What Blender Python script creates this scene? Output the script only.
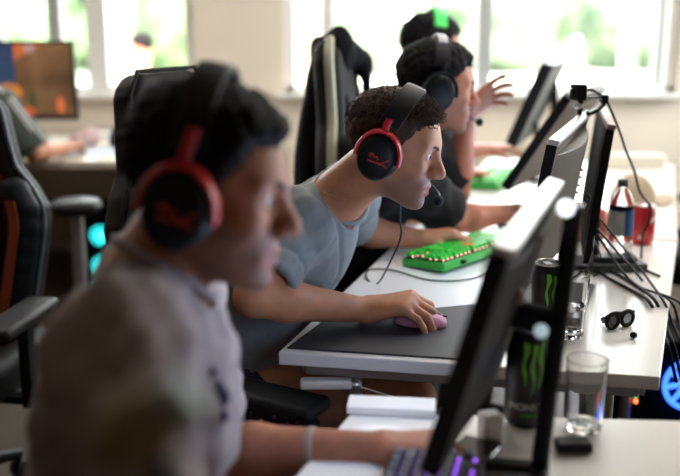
import bpy, math, random
import numpy as np
from mathutils import Vector, Matrix

for o in list(bpy.data.objects):
    bpy.data.objects.remove(o, do_unlink=True)
SC = bpy.context.scene
COL = SC.collection
PI = math.pi
random.seed(7)
RNG = np.random.default_rng(11)

# ------------------------------------------------------------------ camera
CAM_H, FPX, YH = 1.40, 944.44, 14.0
PITCH = math.atan((238 - YH) / FPX)
cam = bpy.data.cameras.new('camera')
cam.sensor_width = 36.0
cam.lens = 50.0
cam.clip_start = 0.02
cam.dof.use_dof = True
cam.dof.focus_distance = 1.99
cam.dof.aperture_fstop = 1.6
cam.dof.aperture_blades = 9
cam_o = bpy.data.objects.new('camera', cam)
cam_o.location = (0, 0, CAM_H)
cam_o.rotation_euler = (PI / 2 - PITCH, 0, 0)
COL.objects.link(cam_o)
SC.camera = cam_o

# ------------------------------------------------------------------ sky, sun, exposure
world = bpy.data.worlds.new('sky')
SC.world = world
world.use_nodes = True
wn = world.node_tree.nodes
wn['Background'].inputs[0].default_value = (0.97, 0.98, 1.0, 1)
wn['Background'].inputs[1].default_value = 11.0
sun = bpy.data.lights.new('sun', 'SUN')
sun.energy = 18.0
sun.angle = 0.02
sun.color = (1.0, 0.93, 0.82)
sun_o = bpy.data.objects.new('sun', sun)
sun_o.rotation_euler = (math.radians(28), math.radians(12), 0)
COL.objects.link(sun_o)
SC.view_settings.view_transform = 'Standard'
SC.view_settings.look = 'None'
SC.view_settings.gamma = 1.0
SC.view_settings.use_curve_mapping = False
SC.view_settings.exposure = 0.5
SC.cycles.max_bounces = 10
SC.cycles.diffuse_bounces = 5
SC.cycles.glossy_bounces = 4
SC.cycles.transmission_bounces = 8
SC.cycles.transparent_max_bounces = 12
SC.cycles.caustics_reflective = False
SC.cycles.caustics_refractive = False
SC.cycles.sample_clamp_indirect = 6.0

ROOM = dict(x0=-3.2, x1=3.6, y0=-2.4, y1=5.6, h=2.8)


def portal(name, loc, rot, sx, sy):
    l = bpy.data.lights.new(name, 'AREA')
    l.shape = 'RECTANGLE'
    l.size, l.size_y = sx, sy
    l.cycles.is_portal = True
    o = bpy.data.objects.new(name, l)
    o.location, o.rotation_euler = loc, rot
    COL.objects.link(o)


portal('window_portal_back_a', (0.82, 5.72, 1.75), (-PI / 2, 0, 0), 2.5, 1.7)
portal('window_portal_back_b', (-2.0, 5.72, 1.75), (-PI / 2, 0, 0), 2.4, 1.7)
portal('window_portal_right', (3.75, 4.05, 1.75), (0, PI / 2, 0), 1.7, 2.3)


# ------------------------------------------------------------------ placing: a point of the place seen at a pixel
_c, _s = math.cos(PITCH), math.sin(PITCH)


def _ray(px, py):
    a, b = (px - 340) / FPX, (py - 238) / FPX
    return np.array([a, _c - b * _s, -_s - b * _c])


def onz(px, py, z=0.74):
    r = _ray(px, py)
    t = (z - CAM_H) / r[2]
    return np.array([r[0] * t, r[1] * t, z])


def at(px, py, y):
    r = _ray(px, py)
    t = y / r[1]
    return np.array([r[0] * t, y, CAM_H + r[2] * t])


def V(*a):
    return np.array(a, dtype=np.float64)


def unit(v):
    v = np.asarray(v, dtype=np.float64)
    return v / (np.linalg.norm(v) + 1e-12)


# ------------------------------------------------------------------ objects and tags
def tag(o, label=None, cat=None, group=None, kind=None):
    if label: o['label'] = label
    if cat: o['category'] = cat
    if group: o['group'] = group
    if kind: o['kind'] = kind
    return o


def thing(name, label, cat, loc=(0, 0, 0), rz=0.0, group=None, mat=None):
    o = bpy.data.objects.new(name, None)
    o.empty_display_size = 0.05
    COL.objects.link(o)
    if mat is not None:
        o.matrix_world = mat
    else:
        o.location = Vector([float(v) for v in loc])
        o.rotation_euler = (0, 0, rz)
    return tag(o, label, cat, group)


def copy_tree(o, parent=None):
    c = o.copy()
    COL.objects.link(c)
    if parent is not None:
        c.parent = parent
    for ch in list(o.children):
        copy_tree(ch, c)
    return c


def mesh_np(name, v, f, smooth=True):
    """v (n,3); f (m,k) array with k = 3 or 4, or a list of index lists"""
    me = bpy.data.meshes.new(name)
    v = np.asarray(v, dtype=np.float32)
    if isinstance(f, np.ndarray):
        m, k = f.shape
        me.vertices.add(len(v))
        me.vertices.foreach_set('co', v.ravel())
        me.loops.add(m * k)
        me.loops.foreach_set('vertex_index', f.astype(np.int32).ravel())
        me.polygons.add(m)
        me.polygons.foreach_set('loop_start', np.arange(0, m * k, k, dtype=np.int32))
        me.update(calc_edges=True)
    else:
        me.from_pydata(v.tolist(), [], [list(map(int, q)) for q in f])
    me.polygons.foreach_set('use_smooth', np.full(len(me.polygons), bool(smooth)))
    me.update()
    return me


def link(name, me, mat, parent=None):
    o = bpy.data.objects.new(name, me)
    COL.objects.link(o)
    if mat is not None:
        me.materials.append(mat)
    if parent is not None:
        o.parent = parent
    return o


def rotz(a):
    c, s = math.cos(a), math.sin(a)
    return np.array([[c, -s, 0], [s, c, 0], [0, 0, 1.0]])


def frame(z):
    z = unit(z)
    t = V(0, 0, 1) if abs(z[2]) < 0.9 else V(1, 0, 0)
    x = unit(np.cross(t, z))
    return x, np.cross(z, x), z


class MB:
    """collects simple solids; build() links them as ONE mesh object"""

    def __init__(self):
        self.v, self.f = [], []

    def add(self, v, f):
        b = len(self.v)
        self.v += [tuple(map(float, p)) for p in v]
        self.f += [[b + i for i in q] for q in f]
        return self

    def box(self, c, s, R=None):
        c = np.asarray(c, float)
        h = np.asarray(s, float) / 2
        p = [V(x, y, z) * h for x in (-1, 1) for y in (-1, 1) for z in (-1, 1)]
        if R is not None: p = [R @ q for q in p]
        self.add([c + q for q in p], [[0, 1, 3, 2], [4, 6, 7, 5], [0, 4, 5, 1], [2, 3, 7, 6], [0, 2, 6, 4], [1, 5, 7, 3]])
        return self

    def prism(self, pts, z0, z1):
        n = len(pts)
        a = sum(pts[i][0] * pts[(i + 1) % n][1] - pts[(i + 1) % n][0] * pts[i][1] for i in range(n))
        if a < 0: pts = pts[::-1]
        v = [(p[0], p[1], z0) for p in pts] + [(p[0], p[1], z1) for p in pts]
        f = [list(range(n))[::-1], list(range(n, 2 * n))]
        f += [[i, (i + 1) % n, n + (i + 1) % n, n + i] for i in range(n)]
        return self.add(v, f)

    def tube(self, pts, r, n=8, closed=False, flat=None):
        """round tube along points; r a number or a list; flat=(vector, factor) squashes it"""
        pts = [np.asarray(p, float) for p in pts]
        m = len(pts)
        rs = r if hasattr(r, '__len__') else [r] * m
        tang = []
        for i in range(m):
            a = pts[(i - 1) % m] if closed or i > 0 else pts[0]
            b = pts[(i + 1) % m] if closed or i < m - 1 else pts[-1]
            tang.append(unit(b - a))
        x, y, _ = frame(tang[0])
        v = []
        for i in range(m):
            t = tang[i]
            x = unit(x - t * np.dot(x, t))
            y = np.cross(t, x)
            for k in range(n):
                a = 2 * PI * k / n
                v.append(pts[i] + rs[i] * (math.cos(a) * x + math.sin(a) * y))
        f = []
        for i in range(m if closed else m - 1):
            j = (i + 1) % m
            for k in range(n):
                l = (k + 1) % n
                f.append([i * n + k, i * n + l, j * n + l, j * n + k])
        if not closed:
            f.append(list(range(n))[::-1])
            f.append([(m - 1) * n + k for k in range(n)])
        return self.add(v, f)

    def strip(self, pts, w, t, side):
        """flat band along pts: width w along the side vector, thickness t"""
        pts = [np.asarray(p, float) for p in pts]
        m = len(pts)
        s = unit(side)
        prof = []
        for k in range(12):
            a = 2 * PI * k / 12
            cx, cy = math.cos(a), math.sin(a)
            prof.append((w / 2 * math.copysign(abs(cx) ** 0.45, cx), t / 2 * math.copysign(abs(cy) ** 0.6, cy)))
        v = []
        for i in range(m):
            tg = unit(pts[min(i + 1, m - 1)] - pts[max(i - 1, 0)])
            nn = unit(np.cross(tg, s))
            for a, b in prof:
                v.append(pts[i] + s * a + nn * b)
        n = 12
        f = [[i * n + k, i * n + (k + 1) % n, (i + 1) * n + (k + 1) % n, (i + 1) * n + k] for i in range(m - 1) for k in range(n)]
        f += [list(range(n))[::-1], [(m - 1) * n + k for k in range(n)]]
        return self.add(v, f)

    def lathe(self, prof, c=(0, 0, 0), n=28, axis=(0, 0, 1), sx=1.0, sy=1.0, caps=True):
        """prof: list of (radius, height)"""
        x, y, z = frame(axis)
        if abs(axis[2]) > 0.99: x, y = V(1, 0, 0), V(0, 1, 0) * np.sign(axis[2])
        c = np.asarray(c, float)
        v = []
        for r, h in prof:
            for k in range(n):
                a = 2 * PI * k / n
                v.append(c + x * (r * sx * math.cos(a)) + y * (r * sy * math.sin(a)) + z * h)
        m = len(prof)
        f = [[i * n + k, i * n + (k + 1) % n, (i + 1) * n + (k + 1) % n, (i + 1) * n + k] for i in range(m - 1) for k in range(n)]
        if caps:
            f += [list(range(n))[::-1], [(m - 1) * n + k for k in range(n)]]
        return self.add(v, f)

    def ball(self, c, r, n=14):
        r = np.asarray(r if hasattr(r, '__len__') else [r] * 3, float)
        v, f = [], []
        m = n // 2
        for i in range(1, m):
            t = PI * i / m
            for k in range(n):
                a = 2 * PI * k / n
                v.append(np.asarray(c) + r * V(math.sin(t) * math.cos(a), math.sin(t) * math.sin(a), -math.cos(t)))
        for i in range(m - 2):
            for k in range(n):
                f.append([i * n + k, i * n + (k + 1) % n, (i + 1) * n + (k + 1) % n, (i + 1) * n + k])
        b = len(v)
        v += [np.asarray(c) - r * V(0, 0, 1), np.asarray(c) + r * V(0, 0, 1)]
        for k in range(n):
            f.append([b, (k + 1) % n, k])
            f.append([b + 1, (m - 2) * n + k, (m - 2) * n + (k + 1) % n])
        return self.add(v, f)

    def build(self, name, mat, parent=None, smooth=False, bevel=0.0, seg=2, origin=None):
        v = np.array(self.v)
        if origin is not None: v = v - np.asarray(origin)
        me = mesh_np(name, v, self.f, smooth)
        if smooth:
            me.set_sharp_from_angle(angle=math.radians(50))
        o = link(name, me, mat, parent)
        if origin is not None: o.location = Vector([float(q) for q in origin])
        if bevel:
            b = o.modifiers.new('bevel', 'BEVEL')
            b.width, b.segments, b.limit_method = bevel, seg, 'ANGLE'
            b.angle_limit = math.radians(35)
            me.polygons.foreach_set('use_smooth', np.full(len(me.polygons), True))
            me.set_sharp_from_angle(angle=math.radians(60))
        return o


def spline(pts, n=8):
    """Catmull-Rom through points"""
    P = [np.asarray(p, float) for p in pts]
    P = [2 * P[0] - P[1]] + P + [2 * P[-1] - P[-2]]
    out = []
    for i in range(1, len(P) - 2):
        for k in range(n):
            t = k / n
            a, b, c, d = P[i - 1], P[i], P[i + 1], P[i + 2]
            out.append(0.5 * (2 * b + (c - a) * t + (2 * a - 5 * b + 4 * c - d) * t * t + (3 * b - a - 3 * c + d) * t ** 3))
    out.append(P[-2])
    return out


# ------------------------------------------------------------------ materials
MATS = {}


def mat(name, col, rough=0.6, metal=0.0, spec=0.5, noise=0.0, nscale=20.0, bump=0.0, bscale=200.0, emit=None, estr=0.0,
        sheen=0.0, coat=0.0, stretch=None):
    if name in MATS: return MATS[name]
    m = bpy.data.materials.new(name)
    m.use_nodes = True
    nt = m.node_tree
    b = nt.nodes['Principled BSDF']
    b.inputs['Base Color'].default_value = (*col, 1)
    b.inputs['Roughness'].default_value = rough
    b.inputs['Metallic'].default_value = metal
    b.inputs['Specular IOR Level'].default_value = spec
    b.inputs['Sheen Weight'].default_value = sheen
    b.inputs['Coat Weight'].default_value = coat
    if emit:
        b.inputs['Emission Color'].default_value = (*emit, 1)
        b.inputs['Emission Strength'].default_value = estr
    tc = nt.nodes.new('ShaderNodeTexCoord')
    src = tc.outputs['Object']
    if stretch:
        mp = nt.nodes.new('ShaderNodeMapping')
        mp.inputs['Scale'].default_value = stretch
        nt.links.new(src, mp.inputs['Vector'])
        src = mp.outputs['Vector']
    if noise:
        n = nt.nodes.new('ShaderNodeTexNoise')
        n.inputs['Scale'].default_value = nscale
        n.inputs['Detail'].default_value = 4
        nt.links.new(src, n.inputs['Vector'])
        r = nt.nodes.new('ShaderNodeValToRGB')
        r.color_ramp.elements[0].position = 0.3
        r.color_ramp.elements[1].position = 0.7
        r.color_ramp.elements[0].color = (*[max(0, c * (1 - noise)) for c in col], 1)
        r.color_ramp.elements[1].color = (*[min(1, c * (1 + noise)) for c in col], 1)
        nt.links.new(n.outputs['Fac'], r.inputs['Fac'])
        nt.links.new(r.outputs['Color'], b.inputs['Base Color'])
    if bump:
        n2 = nt.nodes.new('ShaderNodeTexNoise')
        n2.inputs['Scale'].default_value = bscale
        n2.inputs['Detail'].default_value = 3
        nt.links.new(src, n2.inputs['Vector'])
        bp = nt.nodes.new('ShaderNodeBump')
        bp.inputs['Strength'].default_value = bump
        bp.inputs['Distance'].default_value = 0.002
        nt.links.new(n2.outputs['Fac'], bp.inputs['Height'])
        nt.links.new(bp.outputs['Normal'], b.inputs['Normal'])
    MATS[name] = m
    return m


def skin_mat(name, col, lip, stub):
    """skin with lips and beard shadow taken from the mesh's own 'lip' and 'stubble' attributes"""
    m = mat(name, col, rough=0.5, spec=0.3, noise=0.12, nscale=35, bump=0.12, bscale=350)
    nt = m.node_tree
    b = nt.nodes['Principled BSDF']
    b.inputs['Subsurface Weight'].default_value = 0.08
    b.inputs['Subsurface Radius'].default_value = (0.012, 0.005, 0.003)
    b.inputs['Subsurface Scale'].default_value = 0.6
    base = b.inputs['Base Color'].links[0].from_socket
    for att, c, w in (('stubble', stub, 0.8), ('lip', lip, 0.8)):
        a = nt.nodes.new('ShaderNodeAttribute')
        a.attribute_name = att
        mu = nt.nodes.new('ShaderNodeMath')
        mu.operation = 'MULTIPLY'
        mu.inputs[1].default_value = w
        nt.links.new(a.outputs['Fac'], mu.inputs[0])
        mx = nt.nodes.new('ShaderNodeMix')
        mx.data_type = 'RGBA'
        mx.inputs['B'].default_value = (*c, 1)
        nt.links.new(mu.outputs[0], mx.inputs['Factor'])
        nt.links.new(base, mx.inputs['A'])
        base = mx.outputs['Result']
    nt.links.new(base, b.inputs['Base Color'])
    return m


def pane_mat(name='window_pane_glass'):
    if name in MATS: return MATS[name]
    m = bpy.data.materials.new(name)
    m.use_nodes = True
    nt = m.node_tree
    nt.nodes.remove(nt.nodes['Principled BSDF'])
    t = nt.nodes.new('ShaderNodeBsdfTransparent')
    t.inputs[0].default_value = (0.96, 0.985, 0.98, 1)
    g = nt.nodes.new('ShaderNodeBsdfGlossy')
    g.inputs['Roughness'].default_value = 0.02
    fr = nt.nodes.new('ShaderNodeFresnel')
    fr.inputs['IOR'].default_value = 1.2
    mx = nt.nodes.new('ShaderNodeMixShader')
    nt.links.new(fr.outputs[0], mx.inputs[0])
    nt.links.new(t.outputs[0], mx.inputs[1])
    nt.links.new(g.outputs[0], mx.inputs[2])
    nt.links.new(mx.outputs[0], nt.nodes['Material Output'].inputs['Surface'])
    MATS[name] = m
    return m


def glass_mat(name, col=(0.95, 0.97, 0.98), rough=0.02, ior=1.45):
    m = mat(name, col, rough=rough)
    b = m.node_tree.nodes['Principled BSDF']
    b.inputs['Transmission Weight'].default_value = 1.0
    b.inputs['IOR'].default_value = ior
    return m


M_WALL = mat('cream_painted_wall', (0.84, 0.75, 0.63), 0.9, noise=0.03, nscale=3, bump=0.1, bscale=90)
M_FRAME = mat('white_window_frame', (0.82, 0.81, 0.78), 0.45)
M_GREYFRAME = mat('grey_window_frame', (0.42, 0.43, 0.42), 0.5)
M_TABLE = mat('white_laminate', (0.86, 0.84, 0.81), 0.22, spec=0.6, noise=0.02, nscale=8)
M_TEDGE = mat('cream_table_edge', (0.78, 0.70, 0.62), 0.5)
M_BLACK = mat('black_plastic', (0.009, 0.009, 0.010), 0.45, spec=0.2)
M_MATTE = mat('matte_black', (0.008, 0.008, 0.009), 0.75, spec=0.1)
M_GLOSS = mat('glossy_black', (0.008, 0.008, 0.009), 0.12)
M_RUBBER = mat('black_rubber', (0.015, 0.015, 0.016), 0.6)
M_SILVER = mat('silver_metal', (0.70, 0.70, 0.70), 0.28, metal=0.9)
M_STEEL = mat('grey_steel', (0.45, 0.45, 0.46), 0.4, metal=0.8)
M_WHITE = mat('white_plastic', (0.80, 0.80, 0.80), 0.4)
M_PAPER = mat('white_paper', (0.85, 0.84, 0.82), 0.8)
M_RED = mat('red_anodised', (0.60, 0.012, 0.015), 0.35, spec=0.6)
M_REDLOGO = mat('red_print', (0.55, 0.03, 0.03), 0.5)
M_CLOTHBLACK = mat('black_cloth', (0.010, 0.009, 0.011), 0.9, spec=0.1, noise=0.3, nscale=60, bump=0.3, bscale=300)


# ------------------------------------------------------------------ smooth solids: a small distance-field modeller
class Vol:
    def __init__(self, lo, hi, h):
        self.lo = np.asarray(lo, np.float64)
        self.h = h
        self.n = np.ceil((np.asarray(hi) - self.lo) / h).astype(int) + 1
        self.ax = [(self.lo[i] + h * np.arange(self.n[i])).astype(np.float32) for i in range(3)]
        self.D = np.full(self.n, 0.5, np.float32)

    def _box(self, lo, hi):
        i0 = np.clip(np.floor((np.asarray(lo) - self.lo) / self.h).astype(int), 0, self.n - 1)
        i1 = np.clip(np.ceil((np.asarray(hi) - self.lo) / self.h).astype(int) + 1, 1, self.n)
        if np.any(i1 <= i0): return None
        sl = tuple(slice(a, b) for a, b in zip(i0, i1))
        X = self.ax[0][sl[0]][:, None, None]
        Y = self.ax[1][sl[1]][None, :, None]
        Z = self.ax[2][sl[2]][None, None, :]
        return sl, X, Y, Z

    def _apply(self, sl, d, k, op):
        A = self.D[sl]
        if op == 'u':
            if k > 0:
                h = np.maximum(k - np.abs(A - d), 0) / k
                self.D[sl] = np.minimum(A, d) - h * h * (k * 0.25)
            else:
                self.D[sl] = np.minimum(A, d)
        else:
            B = -d if op == 's' else d
            if k > 0:
                h = np.maximum(k - np.abs(A - B), 0) / k
                self.D[sl] = np.maximum(A, B) + h * h * (k * 0.25)
            else:
                self.D[sl] = np.maximum(A, B)

    def cone(self, a, b, ra, rb, k=0.01, op='u', flat=None):
        a, b = np.asarray(a, float), np.asarray(b, float)
        m = max(ra, rb) + k + 0.012 + (max(ra, rb) if flat else 0)
        q = self._box(np.minimum(a, b) - m, np.maximum(a, b) + m)
        if q is None: return
        sl, X, Y, Z = q
        ab = b - a
        L = float(ab @ ab) + 1e-12
        px, py, pz = X - a[0], Y - a[1], Z - a[2]
        t = np.clip((px * ab[0] + py * ab[1] + pz * ab[2]) / L, 0, 1)
        px, py, pz = px - t * ab[0], py - t * ab[1], pz - t * ab[2]
        if flat:
            n, s = unit(flat[0]), flat[1]
            w = (px * n[0] + py * n[1] + pz * n[2]) * (1 / s - 1)
            px, py, pz = px + n[0] * w, py + n[1] * w, pz + n[2] * w
        d = np.sqrt(px * px + py * py + pz * pz) - (ra + (rb - ra) * t)
        if flat and s < 1: d = d * max(s, 0.5)
        self._apply(sl, d.astype(np.float32), k, op)

    def ell(self, c, r, R=None, k=0.02, op='u', infl=0.0):
        c, r = np.asarray(c, float), np.asarray(r, float) + infl
        R = np.eye(3) if R is None else R
        ext = np.sqrt(((R * r) ** 2).sum(1)) + k + 0.012
        q = self._box(c - ext, c + ext)
        if q is None: return
        sl, X, Y, Z = q
        px, py, pz = X - c[0], Y - c[1], Z - c[2]
        u = [(px * R[0, i] + py * R[1, i] + pz * R[2, i]) for i in range(3)]
        k0 = np.sqrt(sum((u[i] / r[i]) ** 2 for i in range(3)))
        k1 = np.sqrt(sum((u[i] / r[i] ** 2) ** 2 for i in range(3))) + 1e-6
        self._apply(sl, (k0 * (k0 - 1) / k1).astype(np.float32), k, op)

    def field(self, fn, lo, hi, k=0.0, op='u'):
        q = self._box(lo, hi)
        if q is None: return
        sl, X, Y, Z = q
        self._apply(sl, np.asarray(fn(X, Y, Z), np.float32), k, op)

    def half(self, p, n, k=0.0):
        """cut away the side n points to"""
        p, n = np.asarray(p, float), unit(n)
        X, Y, Z = self.ax[0][:, None, None], self.ax[1][None, :, None], self.ax[2][None, None, :]
        d = ((X - p[0]) * n[0] + (Y - p[1]) * n[1] + (Z - p[2]) * n[2]).astype(np.float32)
        self._apply((slice(None),) * 3, d, k, 'i')

    def mesh(self, smooth=1):
        D, h = self.D, self.h
        # close the volume at its border
        D[0], D[-1] = 0.5, 0.5
        D[:, 0], D[:, -1] = 0.5, 0.5
        D[:, :, 0], D[:, :, -1] = 0.5, 0.5
        S = D < 0
        nx, ny, nz = D.shape
        cnt = np.zeros((nx - 1, ny - 1, nz - 1), np.int8)
        offs = [(i, j, k) for i in (0, 1) for j in (0, 1) for k in (0, 1)]
        for i, j, k in offs:
            cnt += S[i:nx - 1 + i, j:ny - 1 + j, k:nz - 1 + k]
        mask = (cnt > 0) & (cnt < 8)
        idx = np.argwhere(mask)
        vid = np.full(mask.shape, -1, np.int32)
        vid[mask] = np.arange(len(idx))
        val = {o: D[idx[:, 0] + o[0], idx[:, 1] + o[1], idx[:, 2] + o[2]] for o in offs}
        pos = np.zeros((len(idx), 3))
        num = np.zeros(len(idx))
        for a in offs:
            for ax in range(3):
                if a[ax] == 1: continue
                b = tuple(1 if q == ax else a[q] for q in range(3))
                va, vb = val[a], val[b]
                cr = (va < 0) != (vb < 0)
                t = np.where(cr, va / np.where(cr, va - vb, 1), 0)
                for q in range(3):
                    pos[:, q] += cr * (a[q] + (t if q == ax else 0))
                num += cr
        v = (idx + pos / num[:, None]) * h + self.lo
        faces = []
        for ax in range(3):
            A = [slice(None)] * 3
            B = [slice(None)] * 3
            A[ax], B[ax] = slice(0, -1), slice(1, None)
            sa, sb = S[tuple(A)], S[tuple(B)]
            e = np.argwhere(sa != sb)
            u, w = (ax + 1) % 3, (ax + 2) % 3
            e = e[(e[:, u] > 0) & (e[:, w] > 0) & (e[:, u] < D.shape[u] - 1) & (e[:, w] < D.shape[w] - 1)]
            fl = sa[e[:, 0], e[:, 1], e[:, 2]]
            quad = []
            for du, dw in ((1, 1), (0, 1), (0, 0), (1, 0)):
                c = e.copy()
                c[:, u] -= du
                c[:, w] -= dw
                quad.append(vid[c[:, 0], c[:, 1], c[:, 2]])
            q = np.stack(quad, 1)
            q[~fl] = q[~fl][:, ::-1]
            faces.append(q)
        f = np.concatenate(faces)
        for _ in range(smooth):
            acc = np.zeros_like(v)
            n = np.zeros(len(v))
            for a, b in ((0, 1), (1, 2), (2, 3), (3, 0)):
                for s, t in ((a, b), (b, a)):
                    for q in range(3):
                        acc[:, q] += np.bincount(f[:, s], v[f[:, t], q], len(v))
                    n += np.bincount(f[:, s], minlength=len(v))
            v = 0.5 * v + 0.5 * acc / n[:, None]
        return v, f


def normals(v, f):
    n = np.cross(v[f[:, 2]] - v[f[:, 0]], v[f[:, 3]] - v[f[:, 1]])
    out = np.zeros_like(v)
    for k in range(4):
        for q in range(3):
            out[:, q] += np.bincount(f[:, k], n[:, q], len(v))
    return out / (np.linalg.norm(out, axis=1, keepdims=True) + 1e-12)


def wave(v, seed, freq, n=6, stretch=None):
    """smooth pseudo-random field in about -1..1"""
    r = np.random.default_rng(seed)
    p = v * (np.asarray(stretch) if stretch is not None else 1.0)
    out = np.zeros(len(v))
    for i in range(n):
        d = unit(r.normal(size=3)) * freq * r.uniform(0.6, 1.7)
        d2 = unit(r.normal(size=3)) * freq * 0.6
        out += np.sin(p @ d + r.uniform(0, 6) + 1.5 * np.sin(p @ d2 + r.uniform(0, 6)))
    return out / n * 1.6


def vol_object(name, vol, mat_, parent=None, origin=None, smooth=1, disp=None):
    v, f = vol.mesh(smooth)
    if disp is not None:
        v = v + normals(v, f) * disp(v)[:, None]
    if origin is not None: v = v - np.asarray(origin)
    o = link(name, mesh_np(name, v, f), mat_, parent)
    if origin is not None and parent is None: o.location = Vector([float(q) for q in origin])
    return o


# ------------------------------------------------------------------ people
class Head:
    """local frame: x to the face, y to the person's left, z up; origin between the ears"""

    def __init__(self, t, yaw=0, pitch=0, roll=0, s=1.0):
        self.t, self.s = np.asarray(t, float), s
        y, p, r = map(math.radians, (yaw, pitch, roll))
        f = V(math.cos(y) * math.cos(p), math.sin(y) * math.cos(p), -math.sin(p))
        l = V(-math.sin(y), math.cos(y), 0)
        u = np.cross(f, l)
        l, u = l * math.cos(r) + u * math.sin(r), u * math.cos(r) - l * math.sin(r)
        self.R = np.stack([f, l, u], 1)

    def w(self, x, y, z):
        return self.t + self.s * (self.R @ V(x, y, z))

    def local(self, X, Y, Z):
        q = (X - self.t[0], Y - self.t[1], Z - self.t[2])
        return [sum(q[i] * self.R[i, j] for i in range(3)) / self.s for j in range(3)]

    def local_pts(self, v):
        return (v - self.t) @ self.R / self.s

    def matrix(self):
        m = Matrix.Identity(4)
        for i in range(3):
            for j in range(3): m[i][j] = self.R[i, j]
            m[i][3] = self.t[i]
        return m


def add_head(vol, H):
    s, R = H.s, H.R

    def E(c, r, k=0.02, op='u'): vol.ell(H.w(*c), V(*r) * s, R, k * s, op)

    def C(a, b, ra, rb, k=0.01, op='u'): vol.cone(H.w(*a), H.w(*b), ra * s, rb * s, k * s, op)

    E((-0.006, 0, 0.032), (0.097, 0.077, 0.078), 0.0)
    E((0.026, 0, 0.010), (0.066, 0.066, 0.083), 0.03)
    E((0.030, 0, -0.055), (0.056, 0.052, 0.052), 0.03)
    for y in (-1, 1):
        C((-0.004, y * 0.057, -0.038), (0.070, y * 0.022, -0.096), 0.018, 0.015, 0.03)
        E((0.060, y * 0.046, -0.022), (0.024, 0.018, 0.020), 0.03)
        C((0.086, y * 0.010, 0.028), (0.072, y * 0.047, 0.026), 0.010, 0.009, 0.018)
    E((0.078, 0, -0.064), (0.022, 0.030, 0.028), 0.025)
    E((0.084, 0, -0.102), (0.017, 0.021, 0.014), 0.018)
    for y in (-1, 1):
        E((0.094, y * 0.032, 0.009), (0.016, 0.019, 0.012), 0.014, 's')
    # nose
    C((0.091, 0, 0.016), (0.116, 0, -0.024), 0.0075, 0.0115, 0.016)
    C((0.100, 0, -0.034), (0.118, 0, -0.030), 0.009, 0.0085, 0.008)
    for y in (-1, 1): E((0.104, y * 0.0125, -0.031), (0.012, 0.0075, 0.009), 0.006)
    for y in (-1, 1): E((0.110, y * 0.007, -0.043), (0.007, 0.0035, 0.005), 0.003, 's')
    # lips
    for y in (-1, 1):
        C((0.100, y * 0.004, -0.0595), (0.086, y * 0.024, -0.066), 0.0058, 0.003, 0.006)
        C((0.098, 0, -0.0745), (0.086, y * 0.022, -0.068), 0.0066, 0.003, 0.006)
        C((0.108, 0, -0.0665), (0.090, y * 0.025, -0.0665), 0.0020, 0.0012, 0.004, 's')
    # eyelids around the eyeballs
    for y in (-1, 1):
        E((0.0775, y * 0.032, 0.009), (0.0140, 0.0165, 0.0135), 0.006)
        E((0.095, y * 0.034, 0.0085), (0.0150, 0.0135, 0.0056), 0.002, 's')
        # ears
        E((-0.008, y * 0.080, 0.002), (0.019, 0.008, 0.033), 0.008)
        E((-0.003, y * 0.087, 0.004), (0.010, 0.006, 0.020), 0.006, 's')


def hand_prims(vol, w, f, n, side, curls, spread=0.12, thumb=(0.6, 0.5, 0.4), s=1.0):
    """w wrist, f towards the knuckles, n out of the back of the hand, side +1 right / -1 left;
    curls: per finger (index..little) three bend angles in degrees; thumb: (out, down, bend)"""
    f, n = unit(f), np.asarray(n, float)
    n = unit(n - f * np.dot(n, f))
    t = side * np.cross(n, f)
    w = np.asarray(w, float)
    offs = (0.029, 0.0095, -0.0105, -0.028)
    reach = (0.088, 0.092, 0.087, 0.078)
    lens = ((0.043, 0.026, 0.020), (0.047, 0.030, 0.021), (0.043, 0.027, 0.020), (0.034, 0.020, 0.018))
    rad = (0.0098, 0.0100, 0.0094, 0.0082)
    knuckles = []
    for i in range(4):
        p = w + s * (f * reach[i] + t * offs[i])
        vol.cone(w + s * (f * 0.008 + t * offs[i] * 0.55), p, 0.0165 * s, 0.0125 * s, 0.018 * s)
        knuckles.append(p)
    tb = w + s * (f * 0.030 + t * 0.030 - n * 0.010)
    vol.cone(w + s * (f * 0.010 + t * 0.012 - n * 0.004), tb, 0.018 * s, 0.0155 * s, 0.016 * s)
    for i in range(4):
        d = unit(f + t * (offs[i] / 0.029) * spread)
        p = knuckles[i]
        ang = 0.0
        for j in range(3):
            ang += math.radians(curls[i][j])
            dd = d * math.cos(ang) - n * math.sin(ang)
            q = p + s * lens[i][j] * dd
            r0 = rad[i] * (1.0 - 0.08 * j) * s
            vol.cone(p, q, r0, rad[i] * (1.0 - 0.08 * (j + 1)) * s, (0.006 if j == 0 else 0.003) * s)
            p = q
    out, down, bend = thumb
    d = unit(f * (1 - out) + t * out - n * down)
    p = tb
    for L, r0, r1 in ((0.036, 0.0135, 0.0112), (0.030, 0.0108, 0.0085)):
        q = p + s * L * d
        vol.cone(p, q, r0 * s, r1 * s, 0.008 * s)
        p = q
        d = unit(d + f * bend)


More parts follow.
